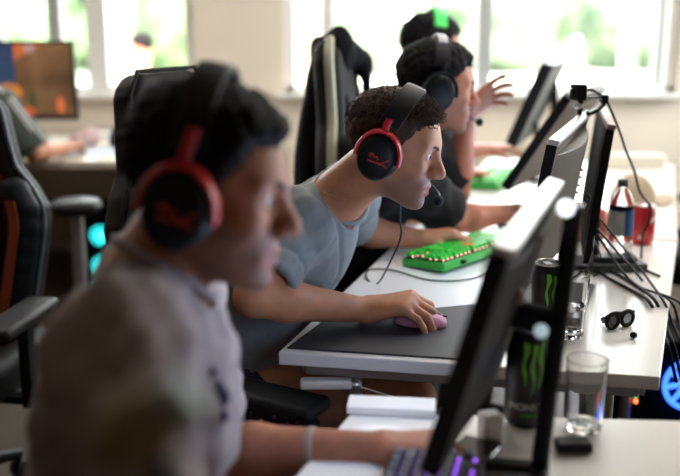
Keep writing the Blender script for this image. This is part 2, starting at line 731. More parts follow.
def build_person(label, J, H, skin, h=0.005, origin=(0, 0, 0), hands=None, group=None, torso_scale=1.0, legs=True, head=True,
                 beard=0.0):
    """J joints in the place: pel che nek sR sL eR eL wR wL hipR hipL kneR kneL ankR ankL"""
    pts = np.array([J[k] for k in J])
    lo, hi = pts.min(0) - 0.20, pts.max(0) + 0.20
    lo[2] = max(lo[2], -0.01)
    if head:
        lo = np.minimum(lo, H.t - 0.17)
        hi = np.maximum(hi, H.t + 0.2)
    vol = Vol(lo, hi, h)
    torso_prims(vol, J, 0.0, torso_scale)
    if head:
        vol.cone(J['nek'] + 0.0, H.w(-0.018, 0, -0.045), 0.062, 0.055 * H.s, 0.03)
        add_head(vol, H)
    for S in 'RL':
        ks = [J[q + S] for q in 'sew']
        vol.cone(ks[0], ks[1], 0.050, 0.040, 0.03)
        mid = ks[1] + (ks[2] - ks[1]) * 0.28
        vol.cone(ks[1], mid, 0.0395, 0.042, 0.015)
        vol.cone(mid, ks[2], 0.042, 0.0265, 0.02)
    if hands:
        for S in 'RL':
            if hands.get(S): hand_prims(vol, J['w' + S], side=1 if S == 'R' else -1, **hands[S])
    if legs:
        for S in 'RL':
            a, b, c = J['hip' + S], J['kne' + S], J['ank' + S]
            vol.cone(a, b, 0.085, 0.058, 0.04)
            m = b + (c - b) * 0.3
            vol.cone(b, m, 0.056, 0.055, 0.02)
            vol.cone(m, c, 0.055, 0.036, 0.03)
            toe = unit((b - a) * V(1, 1, 0))
            vol.cone(c - V(0, 0, 0.035), c - V(0, 0, 0.052) + toe * 0.15, 0.038, 0.030, 0.02)
    v, f = vol.mesh(1)
    me = mesh_np('person', v - np.asarray(origin), f)
    o = link('person', me, skin)
    o.location = Vector([float(q) for q in origin])
    tag(o, label, 'person', group)
    lip = np.zeros(len(v), np.float32)
    stb = np.zeros(len(v), np.float32)
    if head:
        q = H.local_pts(v)
        dz = np.where(q[:, 2] > -0.0665, (q[:, 2] + 0.0605) / 0.0085, (q[:, 2] + 0.0735) / 0.0095)
        lip = np.clip(1.4 - np.sqrt(dz ** 2 + (q[:, 1] / 0.024) ** 2), 0, 1) * (q[:, 0] > 0.078)
        g = np.clip((-0.025 - q[:, 2] + 0.25 * (q[:, 0] - 0.05)) / 0.03, 0, 1) * np.clip((q[:, 2] + 0.135) / 0.02, 0, 1) * np.clip((q[:, 0] + 0.005) / 0.035, 0, 1)
        g *= np.clip((np.abs(q[:, 1]) - 0.012) / 0.02 + (q[:, 2] < -0.078) + ((q[:, 2] > -0.06) & (q[:, 2] < -0.042)), 0, 1)
        stb = g * (1 - np.clip(lip * 2, 0, 1)) * beard
    for nm, d in (('lip', lip), ('stubble', stb)):
        a = me.attributes.new(nm, 'FLOAT', 'POINT')
        a.data.foreach_set('value', d.astype(np.float32))
    if head:
        for y in (-1, 1):
            e = MB().ball((0, 0, 0), 0.0118 * H.s, 20)
            c = H.w(0.0775, y * 0.032, 0.0085) - np.asarray(origin)
            eo = e.build('eye', mat('eye_white', (0.72, 0.68, 0.66), 0.15), o, smooth=True)
            eo.location = Vector(c.tolist())
            k = MB().ball((H.R @ V(0.0095, 0, -0.0006)) * H.s, 0.0047 * H.s, 12)
            k.build('iris', mat('dark_iris', (0.05, 0.03, 0.02), 0.1), eo, smooth=True)
    return o


def torso_frame(J):
    l = unit(J['sL'] - J['sR'])
    return l


def torso_prims(vol, J, g, sc=1.0, gb=None, k=0.05):
    """the trunk, grown by g (chest) to gb (waist)"""
    gb = g if gb is None else gb
    l = torso_frame(J)

    def E(c, up, r, gg):
        u = unit(up)
        ll = unit(l - u * np.dot(l, u))
        f = np.cross(ll, u)
        vol.ell(c, np.array(r) * sc + gg, np.stack([f, ll, u], 1), k)

    a, c, n = J['pel'], J['che'], J['nek']
    sw = np.linalg.norm(J['sL'] - J['sR']) / 0.36
    E(c + (n - c) * 0.25, n - c, (0.105, 0.160 * sw, 0.15), g)
    E(c, n - a, (0.112, 0.158 * sw, 0.15), g)
    E(a + (c - a) * 0.5, c - a, (0.108, 0.145, 0.16), (g + gb) / 2)
    E(a, c - a, (0.118, 0.160, 0.13), gb)
    for S in 'RL':
        s = J['s' + S]
        vol.cone(n - (n - c) * 0.06, s, 0.044 + g, 0.050 + g, 0.04)
        vol.ell(s, np.array((0.060, 0.060, 0.060)) + g, None, 0.03)
        vol.cone(c + (s - c) * 0.45, s, 0.075 + g, 0.052 + g, 0.04)


def shirt(person, J, H, mat_, h=0.005, origin=(0, 0, 0), g=0.010, gb=0.022, sleeve=0.72, fold=0.005, seed=1, neck_r=0.070,
          drop=0.10, foldfn=None, collar=None, neck_shift=(0, 0, 0), sleeve_r=(0.068, 0.066)):
    pts = np.array([J[q] for q in ('pel', 'che', 'nek', 'sR', 'sL')] + [J['s' + S] + (J['e' + S] - J['s' + S]) * sleeve for S in 'RL'])
    lo, hi = pts.min(0) - 0.24, pts.max(0) + 0.22
    vol = Vol(lo, hi, h)
    torso_prims(vol, J, g, 1.0, gb)
    ax = unit(J['pel'] - J['che'])
    vol.half(J['pel'] + ax * drop, ax, 0.01)
    for S in 'RL':
        a = J['s' + S]
        e = J['e' + S]
        d = unit(e - a)
        m = a + (e - a) * sleeve
        tmp = Vol(np.minimum(a, m) - 0.13, np.maximum(a, m) + 0.13, h)
        tmp.cone(a, m + d * 0.04, sleeve_r[0], sleeve_r[1], 0.0)
        tmp.half(m, d, 0.006)
        tmp.cone(m - d * 0.022, m + d * 0.1, 0.056, 0.058, 0.004, 's')
        # merge into the shirt
        i0 = np.round((tmp.lo - vol.lo) / h).astype(int)
        # resample by nearest grid: shift the small grid onto the big one
        j0 = np.maximum(i0, 0)
        j1 = np.minimum(i0 + tmp.n, vol.n)
        if np.all(j1 > j0):
            sl = tuple(slice(p, q) for p, q in zip(j0, j1))
            st = tuple(slice(p - o, q - o) for p, q, o in zip(j0, j1, i0))
            vol._apply(sl, tmp.D[st], 0.035, 'u')
            # keep the sleeve opening clear of the blend
    nd = unit(H.w(-0.02, 0, -0.05) - J['nek'])
    ns = np.asarray(neck_shift)
    vol.cone(J['nek'] - nd * 0.012 + ns, J['nek'] + nd * 0.16 + ns, neck_r, neck_r + 0.015, 0.010, 's')

    def disp(v):
        if foldfn is not None: return foldfn(v)
        return fold * wave(v, seed, 38, 5) + 0.4 * fold * wave(v, seed + 5, 90, 4)

    o = vol_object('shirt', vol, mat_, person, origin, 1, disp)
    return o


def trousers(person, J, mat_, name='shorts', h=0.006, origin=(0, 0, 0), frac=0.62, g=0.016, seed=3):
    pts = np.array([J[q] for q in ('pel', 'hipR', 'hipL', 'kneR', 'kneL')])
    if frac > 1: pts = np.array([J[q] for q in ('pel', 'hipR', 'hipL', 'kneR', 'kneL', 'ankR', 'ankL')])
    vol = Vol(pts.min(0) - 0.22, pts.max(0) + 0.2, h)
    l = unit(J['sL'] - J['sR'])
    u = unit(J['che'] - J['pel'])
    l = unit(l - u * np.dot(l, u))
    vol.ell(J['pel'], np.array((0.122, 0.165, 0.13)) + g, np.stack([np.cross(l, u), l, u], 1), 0.04)
    for S in 'RL':
        a, b = J['hip' + S], J['kne' + S]
        d = unit(b - a)
        e = a + (b - a) * min(frac, 1.0)
        vol.cone(a, e, 0.092 + g, 0.078 + g, 0.04)
        if frac > 1:
            vol.cone(b, J['ank' + S] + V(0, 0, 0.02), 0.072 + g, 0.052 + g, 0.03)
        else:
            vol.cone(e + d * 0.03, e + d * 0.3, 0.12, 0.12, 0.004, 's')
    vol.half(J['pel'] + u * 0.10, u, 0.01)
    return vol_object(name, vol, mat_, person, origin, 1, lambda v: 0.004 * wave(v, seed, 40, 5))


def hair_cap(person, H, mat_, h, origin, top=0.022, side=0.006, hairline=0.078, seed=1, nape=-0.055, lump=0.003, quiff=0.0):
    """hair as a shaped layer over the scalp"""
    c = H.w(0, 0, 0.03)
    vol = Vol(c - 0.19 * H.s, c + 0.19 * H.s, h)

    def fn(X, Y, Z):
        x, y, z = H.local(X, Y, Z)
        th = np.interp(z, (-0.06, 0.0, 0.06, 0.11), (side * 0.7, side, (side + top) / 2, top))
        z0 = np.interp(x, (-0.09, -0.03, -0.012, 0.012, 0.030, 0.036, 0.055, 0.062, 0.14),
                       (nape, nape + 0.01, -0.005, -0.022, -0.018, 0.022, 0.045, hairline - 0.008, hairline + 0.004))
        th = th * np.clip((z - z0) / 0.030, 0.12, 1)
        r = (0.098 + th + quiff * np.clip(x, 0, 1) * 4 * np.clip((z - z0) / 0.03, 0, 1), 0.078 + th, 0.079 + th)
        u = (x + 0.006, y, z - 0.032)
        k0 = np.sqrt(sum((u[i] / r[i]) ** 2 for i in range(3)))
        k1 = np.sqrt(sum((u[i] / r[i] ** 2) ** 2 for i in range(3))) + 1e-6
        d = k0 * (k0 - 1) / k1
        cut = (z0 - z) * 0.8
        hh = np.maximum(0.012 - np.abs(d - cut), 0) / 0.012
        return (np.maximum(d, cut) + hh * hh * 0.003) * H.s

    vol.field(fn, c - 0.188 * H.s, c + 0.188 * H.s)
    o = vol_object('hair', vol, mat_, person, origin, 1, lambda v: lump * wave(v, seed, 190, 7) + lump * 0.6 * wave(v, seed + 2, 420, 6))
    return o


def hair_curls(person, H, mat_, n, origin, length=(0.018, 0.034), zmin=0.095, seed=2, r=0.0011, curl=0.006, base=0.012, lean=(0.35, 0, 0.5)):
    """loose locks on the crown, as thin curled tubes in one mesh"""
    rg = np.random.default_rng(seed)
    V_, F_ = [], []
    cnt = 0
    seg, sd = 7, 4
    while cnt < n:
        d = unit(rg.normal(size=3))
        p = V(-0.006, 0, 0.032) + V(0.097 + base, 0.077 + base, 0.078 + base) * d
        zl = zmin - 0.028 * max(0, -p[0]) / 0.1 * 1.2
        if p[2] < zl or p[0] > 0.078: continue
        L = rg.uniform(*length) * np.interp(p[0], (-0.09, 0.0, 0.045, 0.08), (0.45, 0.8, 1.3, 1.6))
        nrm = unit(d / V(0.098, 0.077, 0.088))
        dr = unit(nrm + 0.45 * rg.normal(size=3) + V(*lean) * 0.6)
        x, y, z = frame(dr)
        ph, tw = rg.uniform(0, 6.3), rg.uniform(3.0, 6.0) * rg.choice((-1, 1))
        pts = []
        for i in range(seg):
            t = i / (seg - 1)
            a = ph + tw * t
            pts.append(p - nrm * 0.004 + dr * L * t * (1 - 0.25 * t) + (x * math.cos(a) + y * math.sin(a)) * curl * t ** 0.7)
        pts = np.array(pts)
        b = len(V_) * 1
        for i in range(seg):
            tg = unit(pts[min(i + 1, seg - 1)] - pts[max(i - 1, 0)])
            a1, a2, _ = frame(tg)
            rr = r * (1.0 - 0.6 * (i / (seg - 1)))
            for k in range(sd):
                an = 2 * PI * k / sd
                V_.append(pts[i] + rr * (a1 * math.cos(an) + a2 * math.sin(an)))
        for i in range(seg - 1):
            for k in range(sd):
                F_.append((b + i * sd + k, b + i * sd + (k + 1) % sd, b + (i + 1) * sd + (k + 1) % sd, b + (i + 1) * sd + k))
        cnt += 1
    v = np.array(V_) * H.s @ H.R.T + H.t - np.asarray(origin)
    return link('hair', mesh_np('hair', v, np.array(F_, np.int32)), mat_, person)


def brows(person, H, mat_, origin):
    for y in (-1, 1):
        pts = [(0.0975, 0.012, 0.0235), (0.0965, 0.022, 0.0275), (0.0910, 0.034, 0.0305), (0.0810, 0.046, 0.0275)]
        pts = [H.w(a, y * b, c) - np.asarray(origin) for a, b, c in spline(pts, 4)]
        m = len(pts)
        MB().tube(pts, [0.0040 * (1 - 0.5 * (i / m)) * H.s for i in range(m)], 8).build('eyebrow', mat_, person, smooth=True)


# ------------------------------------------------------------------ headset worn on a head
def headset(H, label, accent=None, yoke=True, band_top=None, mic='L', emblem=True, group=None, cup_mat=None, band_z=0.127, tilt=0.0, cupx=-0.006, slide=0.012):
    root = thing('gaming_headset', label, 'headset', mat=H.matrix(), group=group)
    s = H.s
    acc = accent or M_BLACK
    T = lambda x, y, z: V(x, y, z) * s

    def arc(a0, a1, n, ry, rz, z0, x=-0.010, top_shift=0.0):
        return [T(x + top_shift * math.sin(a0 + (a1 - a0) * i / n), ry * math.cos(a0 + (a1 - a0) * i / n),
                  z0 + rz * math.sin(a0 + (a1 - a0) * i / n)) for i in range(n + 1)]

    MB().strip(arc(0.28, PI - 0.28, 26, 0.094, band_z - 0.03, 0.03, top_shift=tilt), 0.044 * s, 0.014 * s, (1, 0, -tilt * 5)).build(
        'headband', mat('black_leatherette', (0.014, 0.012, 0.012), 0.55, spec=0.2, bump=0.2, bscale=250), root, smooth=True)
    if band_top is not None:
        MB().strip(arc(0.95, PI - 0.95, 18, 0.101, band_z - 0.023, 0.03, top_shift=tilt), 0.026 * s, 0.006 * s, (1, 0, 0)).build('headband_cover', band_top, root, smooth=True)
    for sg in (-1, 1):
        cx, cz = cupx, -0.009
        ax = V(0, sg, 0)
        pad = MB().lathe([(0.030 * s, 0), (0.042 * s, 0.001), (0.046 * s, 0.008), (0.046 * s, 0.016), (0.042 * s, 0.022)], T(cx, sg * 0.074, cz), 32, ax, 1.0, 1.0)
        _oval(pad, T(cx, 0, cz), 0.94, 1.12)
        pad.build('ear_cushion', mat('black_leatherette', (0.02, 0.018, 0.018), 0.5), root, smooth=True)
        shell = MB().lathe([(0.043 * s, 0), (0.045 * s, 0.006 * s), (0.043 * s, 0.018 * s), (0.037 * s, 0.026 * s), (0.030 * s, 0.029 * s), (0.012 * s, 0.031 * s), (0.001, 0.0313 * s)],
                           T(cx, sg * 0.094, cz), 36, ax)
        _oval(shell, T(cx, 0, cz), 0.94, 1.12)
        sh = shell.build('ear_cup', cup_mat or M_BLACK, root, smooth=True)
        if yoke:
            pts = []
            for i in range(23):
                a = -0.12 + (PI + 0.24) * i / 22
                pts.append(T(cx + 0.0455 * math.cos(a), sg * 0.103, cz + 0.053 * math.sin(a)))
            MB().strip(pts, 0.022 * s, 0.008 * s, (0, 1, 0)).build('yoke', acc, root, smooth=True)
            MB().strip([T(cx, sg * 0.103, 0.048), T(cx, sg * 0.102, 0.058), T(cx + slide * 0.15, sg * 0.098, 0.058 + slide)], 0.015 * s, 0.007 * s, (1, 0, 0)).build('slider', acc, root, smooth=True)
        if emblem:
            yy = sg * 0.1262
            m = MB()
            st = 1 if sg < 0 else -1

            def P(u, w): return T(st * u, yy, cz + w)
            m.tube([P(-0.021, 0.006), P(-0.013, 0.009), P(-0.010, 0.003), P(-0.003, 0.0045), P(0.000, -0.001)], 0.0017 * s, 6)
            m.tube([P(-0.018, 0.001), P(-0.015, 0.006)], 0.0015 * s, 6)
            m.tube([P(-0.020, -0.006), P(-0.006, -0.007), P(0.008, -0.006), P(0.021, -0.011)], 0.0017 * s, 6)
            m.tube([P(0.004, -0.010), P(0.012, -0.002), P(0.021, 0.006)], 0.0017 * s, 6)
            m.build('emblem', M_REDLOGO, root, smooth=True)
    if mic:
        sg = 1 if mic == 'L' else -1
        pts = spline([T(0.028, sg * 0.106, -0.036), T(0.065, sg * 0.098, -0.062), T(0.105, sg * 0.070, -0.074), T(0.126, sg * 0.030, -0.076), T(0.130, -0.012 * sg, -0.077)], 6)
        MB().tube(pts, 0.0021 * s, 8).build('microphone_boom', M_BLACK, root, smooth=True)
        MB().ball(T(0.132, -0.020 * sg, -0.0775), (0.0105 * s, 0.015 * s, 0.0115 * s), 16).build('microphone_foam', mat('black_foam', (0.012, 0.012, 0.014), 0.95, bump=0.6, bscale=900), root, smooth=True)
    return root


def _oval(m, c, sx, sz):
    m.v = [(c[0] + (p[0] - c[0]) * sx, p[1], c[2] + (p[2] - c[2]) * sz) for p in m.v]


# ================================================================== THE SETTING
def struct(name, mb, m, bevel=0.0, parent=None):
    o = mb.build(name, m, parent, bevel=bevel)
    if parent is None: o['kind'] = 'structure'
    return o


x0, x1, y0, y1, hh = ROOM['x0'], ROOM['x1'], ROOM['y0'], ROOM['y1'], ROOM['h']
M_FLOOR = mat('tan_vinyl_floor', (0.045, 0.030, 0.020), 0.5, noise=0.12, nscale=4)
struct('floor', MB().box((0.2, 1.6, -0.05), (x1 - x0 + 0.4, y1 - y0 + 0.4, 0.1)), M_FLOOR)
struct('ceiling', MB().box((0.2, 1.6, hh + 0.05), (x1 - x0 + 0.4, y1 - y0 + 0.4, 0.1)), mat('white_ceiling', (0.50, 0.44, 0.37), 0.9))
WS, WT = 0.925, 2.55
LW, RW = (-3.0, -0.845), (-0.325, 1.985)
wb = MB()
wb.box((0.2, 5.7, WS / 2), (x1 - x0 + 0.4, 0.2, WS))
wb.box((0.2, 5.7, (WT + hh) / 2), (x1 - x0 + 0.4, 0.2, hh - WT))
for a, b in ((x0 - 0.2, LW[0]), (LW[1], RW[0]), (RW[1], x1 + 0.2)):
    wb.box(((a + b) / 2, 5.7, (WS + WT) / 2), (b - a, 0.2, WT - WS))
struct('wall_back', wb, M_WALL)
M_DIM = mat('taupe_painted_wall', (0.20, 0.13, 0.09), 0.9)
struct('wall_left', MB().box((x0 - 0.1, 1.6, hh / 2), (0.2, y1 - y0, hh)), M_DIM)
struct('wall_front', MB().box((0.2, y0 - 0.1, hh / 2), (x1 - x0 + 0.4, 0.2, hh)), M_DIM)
wr = MB()
RY = (2.9, 5.2)
wr.box((x1 + 0.1, 1.6, 0.45), (0.2, y1 - y0, 0.9))
wr.box((x1 + 0.1, 1.6, (2.6 + hh) / 2), (0.2, y1 - y0, hh - 2.6))
wr.box((x1 + 0.1, (y0 + RY[0]) / 2, 1.75), (0.2, RY[0] - y0, 1.7))
wr.box((x1 + 0.1, (y1 + RY[1]) / 2, 1.75), (0.2, y1 - RY[1], 1.7))
struct('wall_right', wr, M_WALL)


def window(name, xa, xb, bars, grey=()):
    """frame, mullions and panes between xa and xb of the back wall"""
    fr = MB()
    y = 5.69
    fr.box(((xa + xb) / 2, y, WS + 0.03), (xb - xa, 0.09, 0.06))
    fr.box(((xa + xb) / 2, y, WT - 0.03), (xb - xa, 0.09, 0.06))
    for x in (xa + 0.03, xb - 0.03): fr.box((x, y, (WS + WT) / 2), (0.06, 0.09, WT - WS))
    root = struct(name, fr, M_FRAME, 0.004)
    MB().box(((xa + xb) / 2, 5.585, WS + 0.012), (xb - xa + 0.10, 0.16, 0.028)).build('window_sill', M_FRAME, root, bevel=0.006)
    xs = [xa] + [b[0] for b in bars] + [xb]
    for bx, bw, g in bars:
        MB().box((bx, y, (WS + WT) / 2), (bw, 0.08, WT - WS - 0.1)).build('mullion', M_GREYFRAME if g else M_FRAME, root, bevel=0.004)
    for a, b in zip(xs[:-1], xs[1:]):
        MB().box(((a + b) / 2, 5.70, (WS + WT) / 2), (b - a - 0.02, 0.006, WT - WS - 0.08)).build('pane', pane_mat(), root)
    return root


def wx(px): return (px - 340) * 5.69 * 1.0 / 944.4 * 1.02


window('window_1', LW[0], LW[1], [(wx(108), 0.12, False), (wx(68), 0.08, True), (wx(10), 0.09, True), (wx(-60), 0.1, False)])
window('window_2', RW[0], RW[1], [(wx(328), 0.075, False), (wx(478), 0.085, True), (wx(618), 0.10, False), (wx(646), 0.045, True)])
w3 = MB()
for z in (0.93, 2.57): w3.box((x1 + 0.09, 4.05, z), (0.09, 2.3, 0.06))
for y in (2.93, 4.05, 5.17): w3.box((x1 + 0.09, y, 1.75), (0.09, 0.07, 1.64))
w3o = struct('window_3', w3, M_FRAME, 0.004)
for a, b in ((2.93, 4.05), (4.05, 5.17)):
    MB().box((x1 + 0.1, (a + b) / 2, 1.75), (0.006, b - a - 0.05, 1.6)).build('pane', pane_mat(), w3o)


def fill_panel(label, x, y, watts):  # unseen panels added overhead to brighten the tables and window desk
    root = thing('fill_panel', label, 'fill light', (x, y, hh), group='added fill light panels')
    MB().box((0, 0, -0.025), (1.24, 0.34, 0.05)).build('frame', M_FRAME, root, bevel=0.004)
    MB().box((0, 0, -0.053), (1.18, 0.28, 0.006)).build('added_fill_diffuser', mat('lit_fill_diffuser', (0.8, 0.8, 0.8), 0.6, emit=(1, 0.97, 0.92), estr=watts / 12), root)
    l = bpy.data.lights.new('fill_lamp', 'AREA')
    l.shape, l.size, l.size_y = 'RECTANGLE', 1.15, 0.26
    l.energy = watts
    l.color = (1.0, 0.96, 0.90)
    o = bpy.data.objects.new('fill_lamp', l)
    COL.objects.link(o)
    o.parent = root
    o.location = (0, 0, -0.06)


fill_panel('added fill light panel over the middle table', 0.9, 2.7, 13)
fill_panel('added fill light panel over the rear table near the large window', 0.9, 4.1, 12)
fill_panel('added fill light panel over the window desk', -1.9, 3.4, 14)
struct('baseboard_back', MB().box((0.2, 5.59, 0.05), (x1 - x0, 0.02, 0.1)), M_FRAME, 0.003)

# ------------------------------------------------------------------ outside
M_PAVE = mat('pale_paving', (0.62, 0.60, 0.55), 0.9, noise=0.1, nscale=1.5)
struct('ground', MB().box((0, 33, -0.35), (90, 54.0, 0.3)), M_PAVE)


def leaf_mat(name, a, b):
    m = mat(name, a, 0.7, noise=0.0)
    nt = m.node_tree
    tc = nt.nodes['Texture Coordinate']
    n = nt.nodes.new('ShaderNodeTexNoise')
    n.inputs['Scale'].default_value = 1.6
    n.inputs['Detail'].default_value = 8
    r = nt.nodes.new('ShaderNodeValToRGB')
    r.color_ramp.elements[0].position, r.color_ramp.elements[1].position = 0.38, 0.62
    r.color_ramp.elements[0].color, r.color_ramp.elements[1].color = (*a, 1), (*b, 1)
    nt.links.new(tc.outputs['Object'], n.inputs['Vector'])
    nt.links.new(n.outputs['Fac'], r.inputs['Fac'])
    nt.links.new(r.outputs['Color'], nt.nodes['Principled BSDF'].inputs['Base Color'])
    return m


LEAF = leaf_mat('garden_leaves', (0.03, 0.06, 0.02), (0.12, 0.18, 0.08))
LEAF2 = leaf_mat('pale_leaves', (0.05, 0.085, 0.045), (0.15, 0.20, 0.12))
BARK = mat('pale_bark', (0.40, 0.28, 0.19), 0.9, noise=0.3, nscale=12)


def shrub(label, loc, r, m, seed):
    v = MB().ball((0, 0, 0), 1.0, 48)
    p = np.array(v.v)
    p = p * (1 + 0.22 * wave(p, seed, 4.5, 6) + 0.10 * wave(p, seed + 1, 14, 6))[:, None] * np.asarray(r)
    p[:, 2] += r[2] * 0.85
    o = link('shrub', mesh_np('shrub', p, v.f), m)
    o.location = loc
    return tag(o, label, 'shrub', 'shrubs outside the windows')


shrub('broad green shrub outside, behind the left window', (-9.0, 24, -0.2), (2.6, 1.8, 2.0), LEAF, 1)
shrub('green shrub outside, seen between the left window and the cream pillar', (-4.4, 25, -0.2), (1.5, 1.5, 2.1), LEAF, 2)
shrub('bright green shrub outside, just right of the cream pillar', (0.2, 25, -0.2), (1.4, 1.4, 2.2), LEAF2, 3)
shrub('broad pale green shrub outside, middle of the large window', (4.3, 27, -0.2), (1.9, 1.6, 1.75), LEAF2, 4)
shrub('blue-green shrub outside, at the right end of the large window', (8.8, 28, -0.2), (1.8, 1.6, 1.8), LEAF2, 5)
shrub('green shrub outside, right of the far players as seen through the large window', (5.6, 33, -0.2), (3.0, 2.0, 2.6), LEAF, 6)
shrub('rounded green shrub outside, low behind the first mullions of the left window', (-6.6, 28, -0.2), (2.0, 1.8, 2.3), LEAF, 7)


def tree(label, base, top, r0, r1, crown, seed):
    root = thing('tree', label, 'tree', base, group='trees outside the windows')
    b, t = V(0, 0, 0), V(*top) - V(*base)
    pts = spline([b, b + (t - b) * 0.35 + V(0.06, 0, 0), b + (t - b) * 0.7 - V(0.05, 0, 0), t], 5)
    m = MB().tube(pts, [r0 + (r1 - r0) * i / (len(pts) - 1) for i in range(len(pts))], 14)
    for k, a in enumerate((0.3, 2.4, 4.4)):
        q = pts[-4]
        m.tube(spline([q, q + V(math.cos(a) * 0.5, math.sin(a) * 0.5, 0.45), q + V(math.cos(a) * 0.9, math.sin(a) * 0.9, 1.1)], 4), 0.055, 8)
    m.build('trunk', BARK, root, smooth=True)
    v = MB().ball((0, 0, 0), 1.0, 40)
    p = np.array(v.v)
    p = p * (1 + 0.25 * wave(p, seed, 4.5, 6) + 0.1 * wave(p, seed + 1, 15, 6))[:, None] * np.asarray(crown)
    p = p + t + V(0, 0, crown[2] * 0.75)
    link('crown', mesh_np('crown', p, v.f), LEAF, root)


tree('tree with leaning tan trunk outside the left window', (-3.0, 12, -0.2), (-2.2, 12.4, 6.2), 0.18, 0.11, (0.85, 0.85, 0.9), 11)
tree('tree with upright tan trunk outside, behind the hung black jacket', (-0.36, 10.5, -0.2), (-0.20, 10.5, 6.2), 0.15, 0.12, (0.80, 0.80, 0.9), 13)


# ================================================================== TABLES
def ccw(q):
    a = sum(q[i][0] * q[(i + 1) % 4][1] - q[(i + 1) % 4][0] * q[i][1] for i in range(4))
    return q if a > 0 else q[::-1]


def table(label, quad, legs=True, group='white gaming tables in a row'):
    """quad: near-left, near-right, far-right, far-left corners of the top"""
    q = [V(*p) for p in quad]
    c = sum(q) / 4
    root = thing('table', label, 'table', (c[0], c[1], 0), group=group)
    l = [p - c for p in q]
    MB().prism([(p[0], p[1]) for p in l], 0.712, 0.74).build('tabletop', M_TABLE, root, bevel=0.003)
    ins = [p * 0.90 for p in l]
    feet = [p * 0.72 for p in l]
    fr = MB()
    for i in range(4):
        a, b = ins[i], ins[(i + 1) % 4]
        d = b - a
        fr.box(((a[0] + b[0]) / 2, (a[1] + b[1]) / 2, 0.694), (np.linalg.norm(d), 0.022, 0.034), rotz(math.atan2(d[1], d[0])))
    fr.build('frame', M_STEEL, root, bevel=0.002)
    for p in feet:
        MB().tube([V(p[0], p[1], 0.0), V(p[0], p[1], 0.71)], 0.018, 12).build('leg', M_STEEL, root, smooth=True)
    return root, c


T_MID = [(-0.124, 1.791), (0.598, 1.657), (1.005, 2.735), (0.235, 2.945)]
T_FRONT = [(-0.30, 0.64), (0.44, 0.46), (0.72, 1.455), (0.02, 1.50)]
T_BACK = [(0.247, 2.960), (1.012, 2.752), (1.50, 4.20), (0.70, 4.42)]
tm, tmc = table('white table in the middle with the black mouse pad and green keyboard', T_MID)
table('front white table under the nearest monitor', T_FRONT)
table('rear white table nearest the windows, under the tilted monitor', T_BACK)
# lever and rod under the near edge of the middle table
lv = at(300, 383, 1.80) - V(tmc[0], tmc[1], 0)
lv2 = at(352, 384, 1.80) - V(tmc[0], tmc[1], 0)
MB().box((lv + lv2) / 2, (np.linalg.norm(lv2 - lv), 0.03, 0.020)).build('bracket', mat('pale_grey_plastic', (0.80, 0.74, 0.66), 0.5), tm, bevel=0.006)
MB().ball(lv2 + V(0.008, 0, -0.002), 0.012, 12).build('knob', M_SILVER, tm, smooth=True)
r0 = at(358, 386, 1.80) - V(tmc[0], tmc[1], 0)
r1 = at(441, 412, 1.74) - V(tmc[0], tmc[1], 0)
MB().tube([r0, r1], 0.002, 6).ball(r1, 0.009, 10).build('brace_rod', M_SILVER, tm, smooth=True)

# long desk along the window wall, radiator below it
dk = thing('desk', 'long cream desk along the window wall at left', 'desk', (-2.0, 4.92, 0))
MB().box((0, 0, 0.722), (2.35, 1.2, 0.036)).build('desktop', mat('cream_laminate', (0.66, 0.58, 0.48), 0.3), dk, bevel=0.004)
for sx in (-1.12, 1.12):
    MB().box((sx, 0, 0.352), (0.03, 1.1, 0.703)).build('side_panel', M_WALL, dk, bevel=0.003)
MB().box((0, -0.27, 0.60), (2.2, 0.02, 0.20)).build('back_panel', M_WALL, dk)
rd = MB()
for i in range(30): rd.box((-1.45 + i * 0.1, 0, 0.38), (0.075, 0.07, 0.56))
rd.box((0, 0, 0.62), (3.0, 0.05, 0.03)).box((0, 0, 0.13), (3.0, 0.05, 0.03))
rdo = rd.build('radiator', mat('cream_enamel', (0.68, 0.60, 0.48), 0.4), None, bevel=0.01)
rdo.location = (-0.15, 5.5, 0)
tag(rdo, 'long cream ribbed radiator low on the window wall', 'radiator')


# ================================================================== MONITORS
def screen_mat(name, a, b, s):
    if name in MATS: return MATS[name]
    m = mat(name, (0.02, 0.02, 0.02), 0.25)
    nt = m.node_tree
    bs = nt.nodes['Principled BSDF']
    n = nt.nodes.new('ShaderNodeTexNoise')
    n.inputs['Scale'].default_value = 6
    r = nt.nodes.new('ShaderNodeValToRGB')
    r.color_ramp.elements[0].color, r.color_ramp.elements[1].color = (*a, 1), (*b, 1)
    r.color_ramp.elements[0].position, r.color_ramp.elements[1].position = 0.35, 0.65
    nt.links.new(nt.nodes['Texture Coordinate'].outputs['Object'], n.inputs['Vector'])
    nt.links.new(n.outputs['Fac'], r.inputs['Fac'])
    nt.links.new(r.outputs['Color'], bs.inputs['Emission Color'])
    bs.inputs['Emission Strength'].default_value = s
    return m


SCREEN = screen_mat('game_screen', (0.25, 0.38, 0.65), (0.7, 0.8, 0.95), 4.5)
M_HOUSE = mat('brown_black_housing', (0.017, 0.013, 0.010), 0.6, spec=0.12)
M_EDGE = mat('bright_silver_trim', (0.80, 0.80, 0.82), 0.35, metal=0.35)


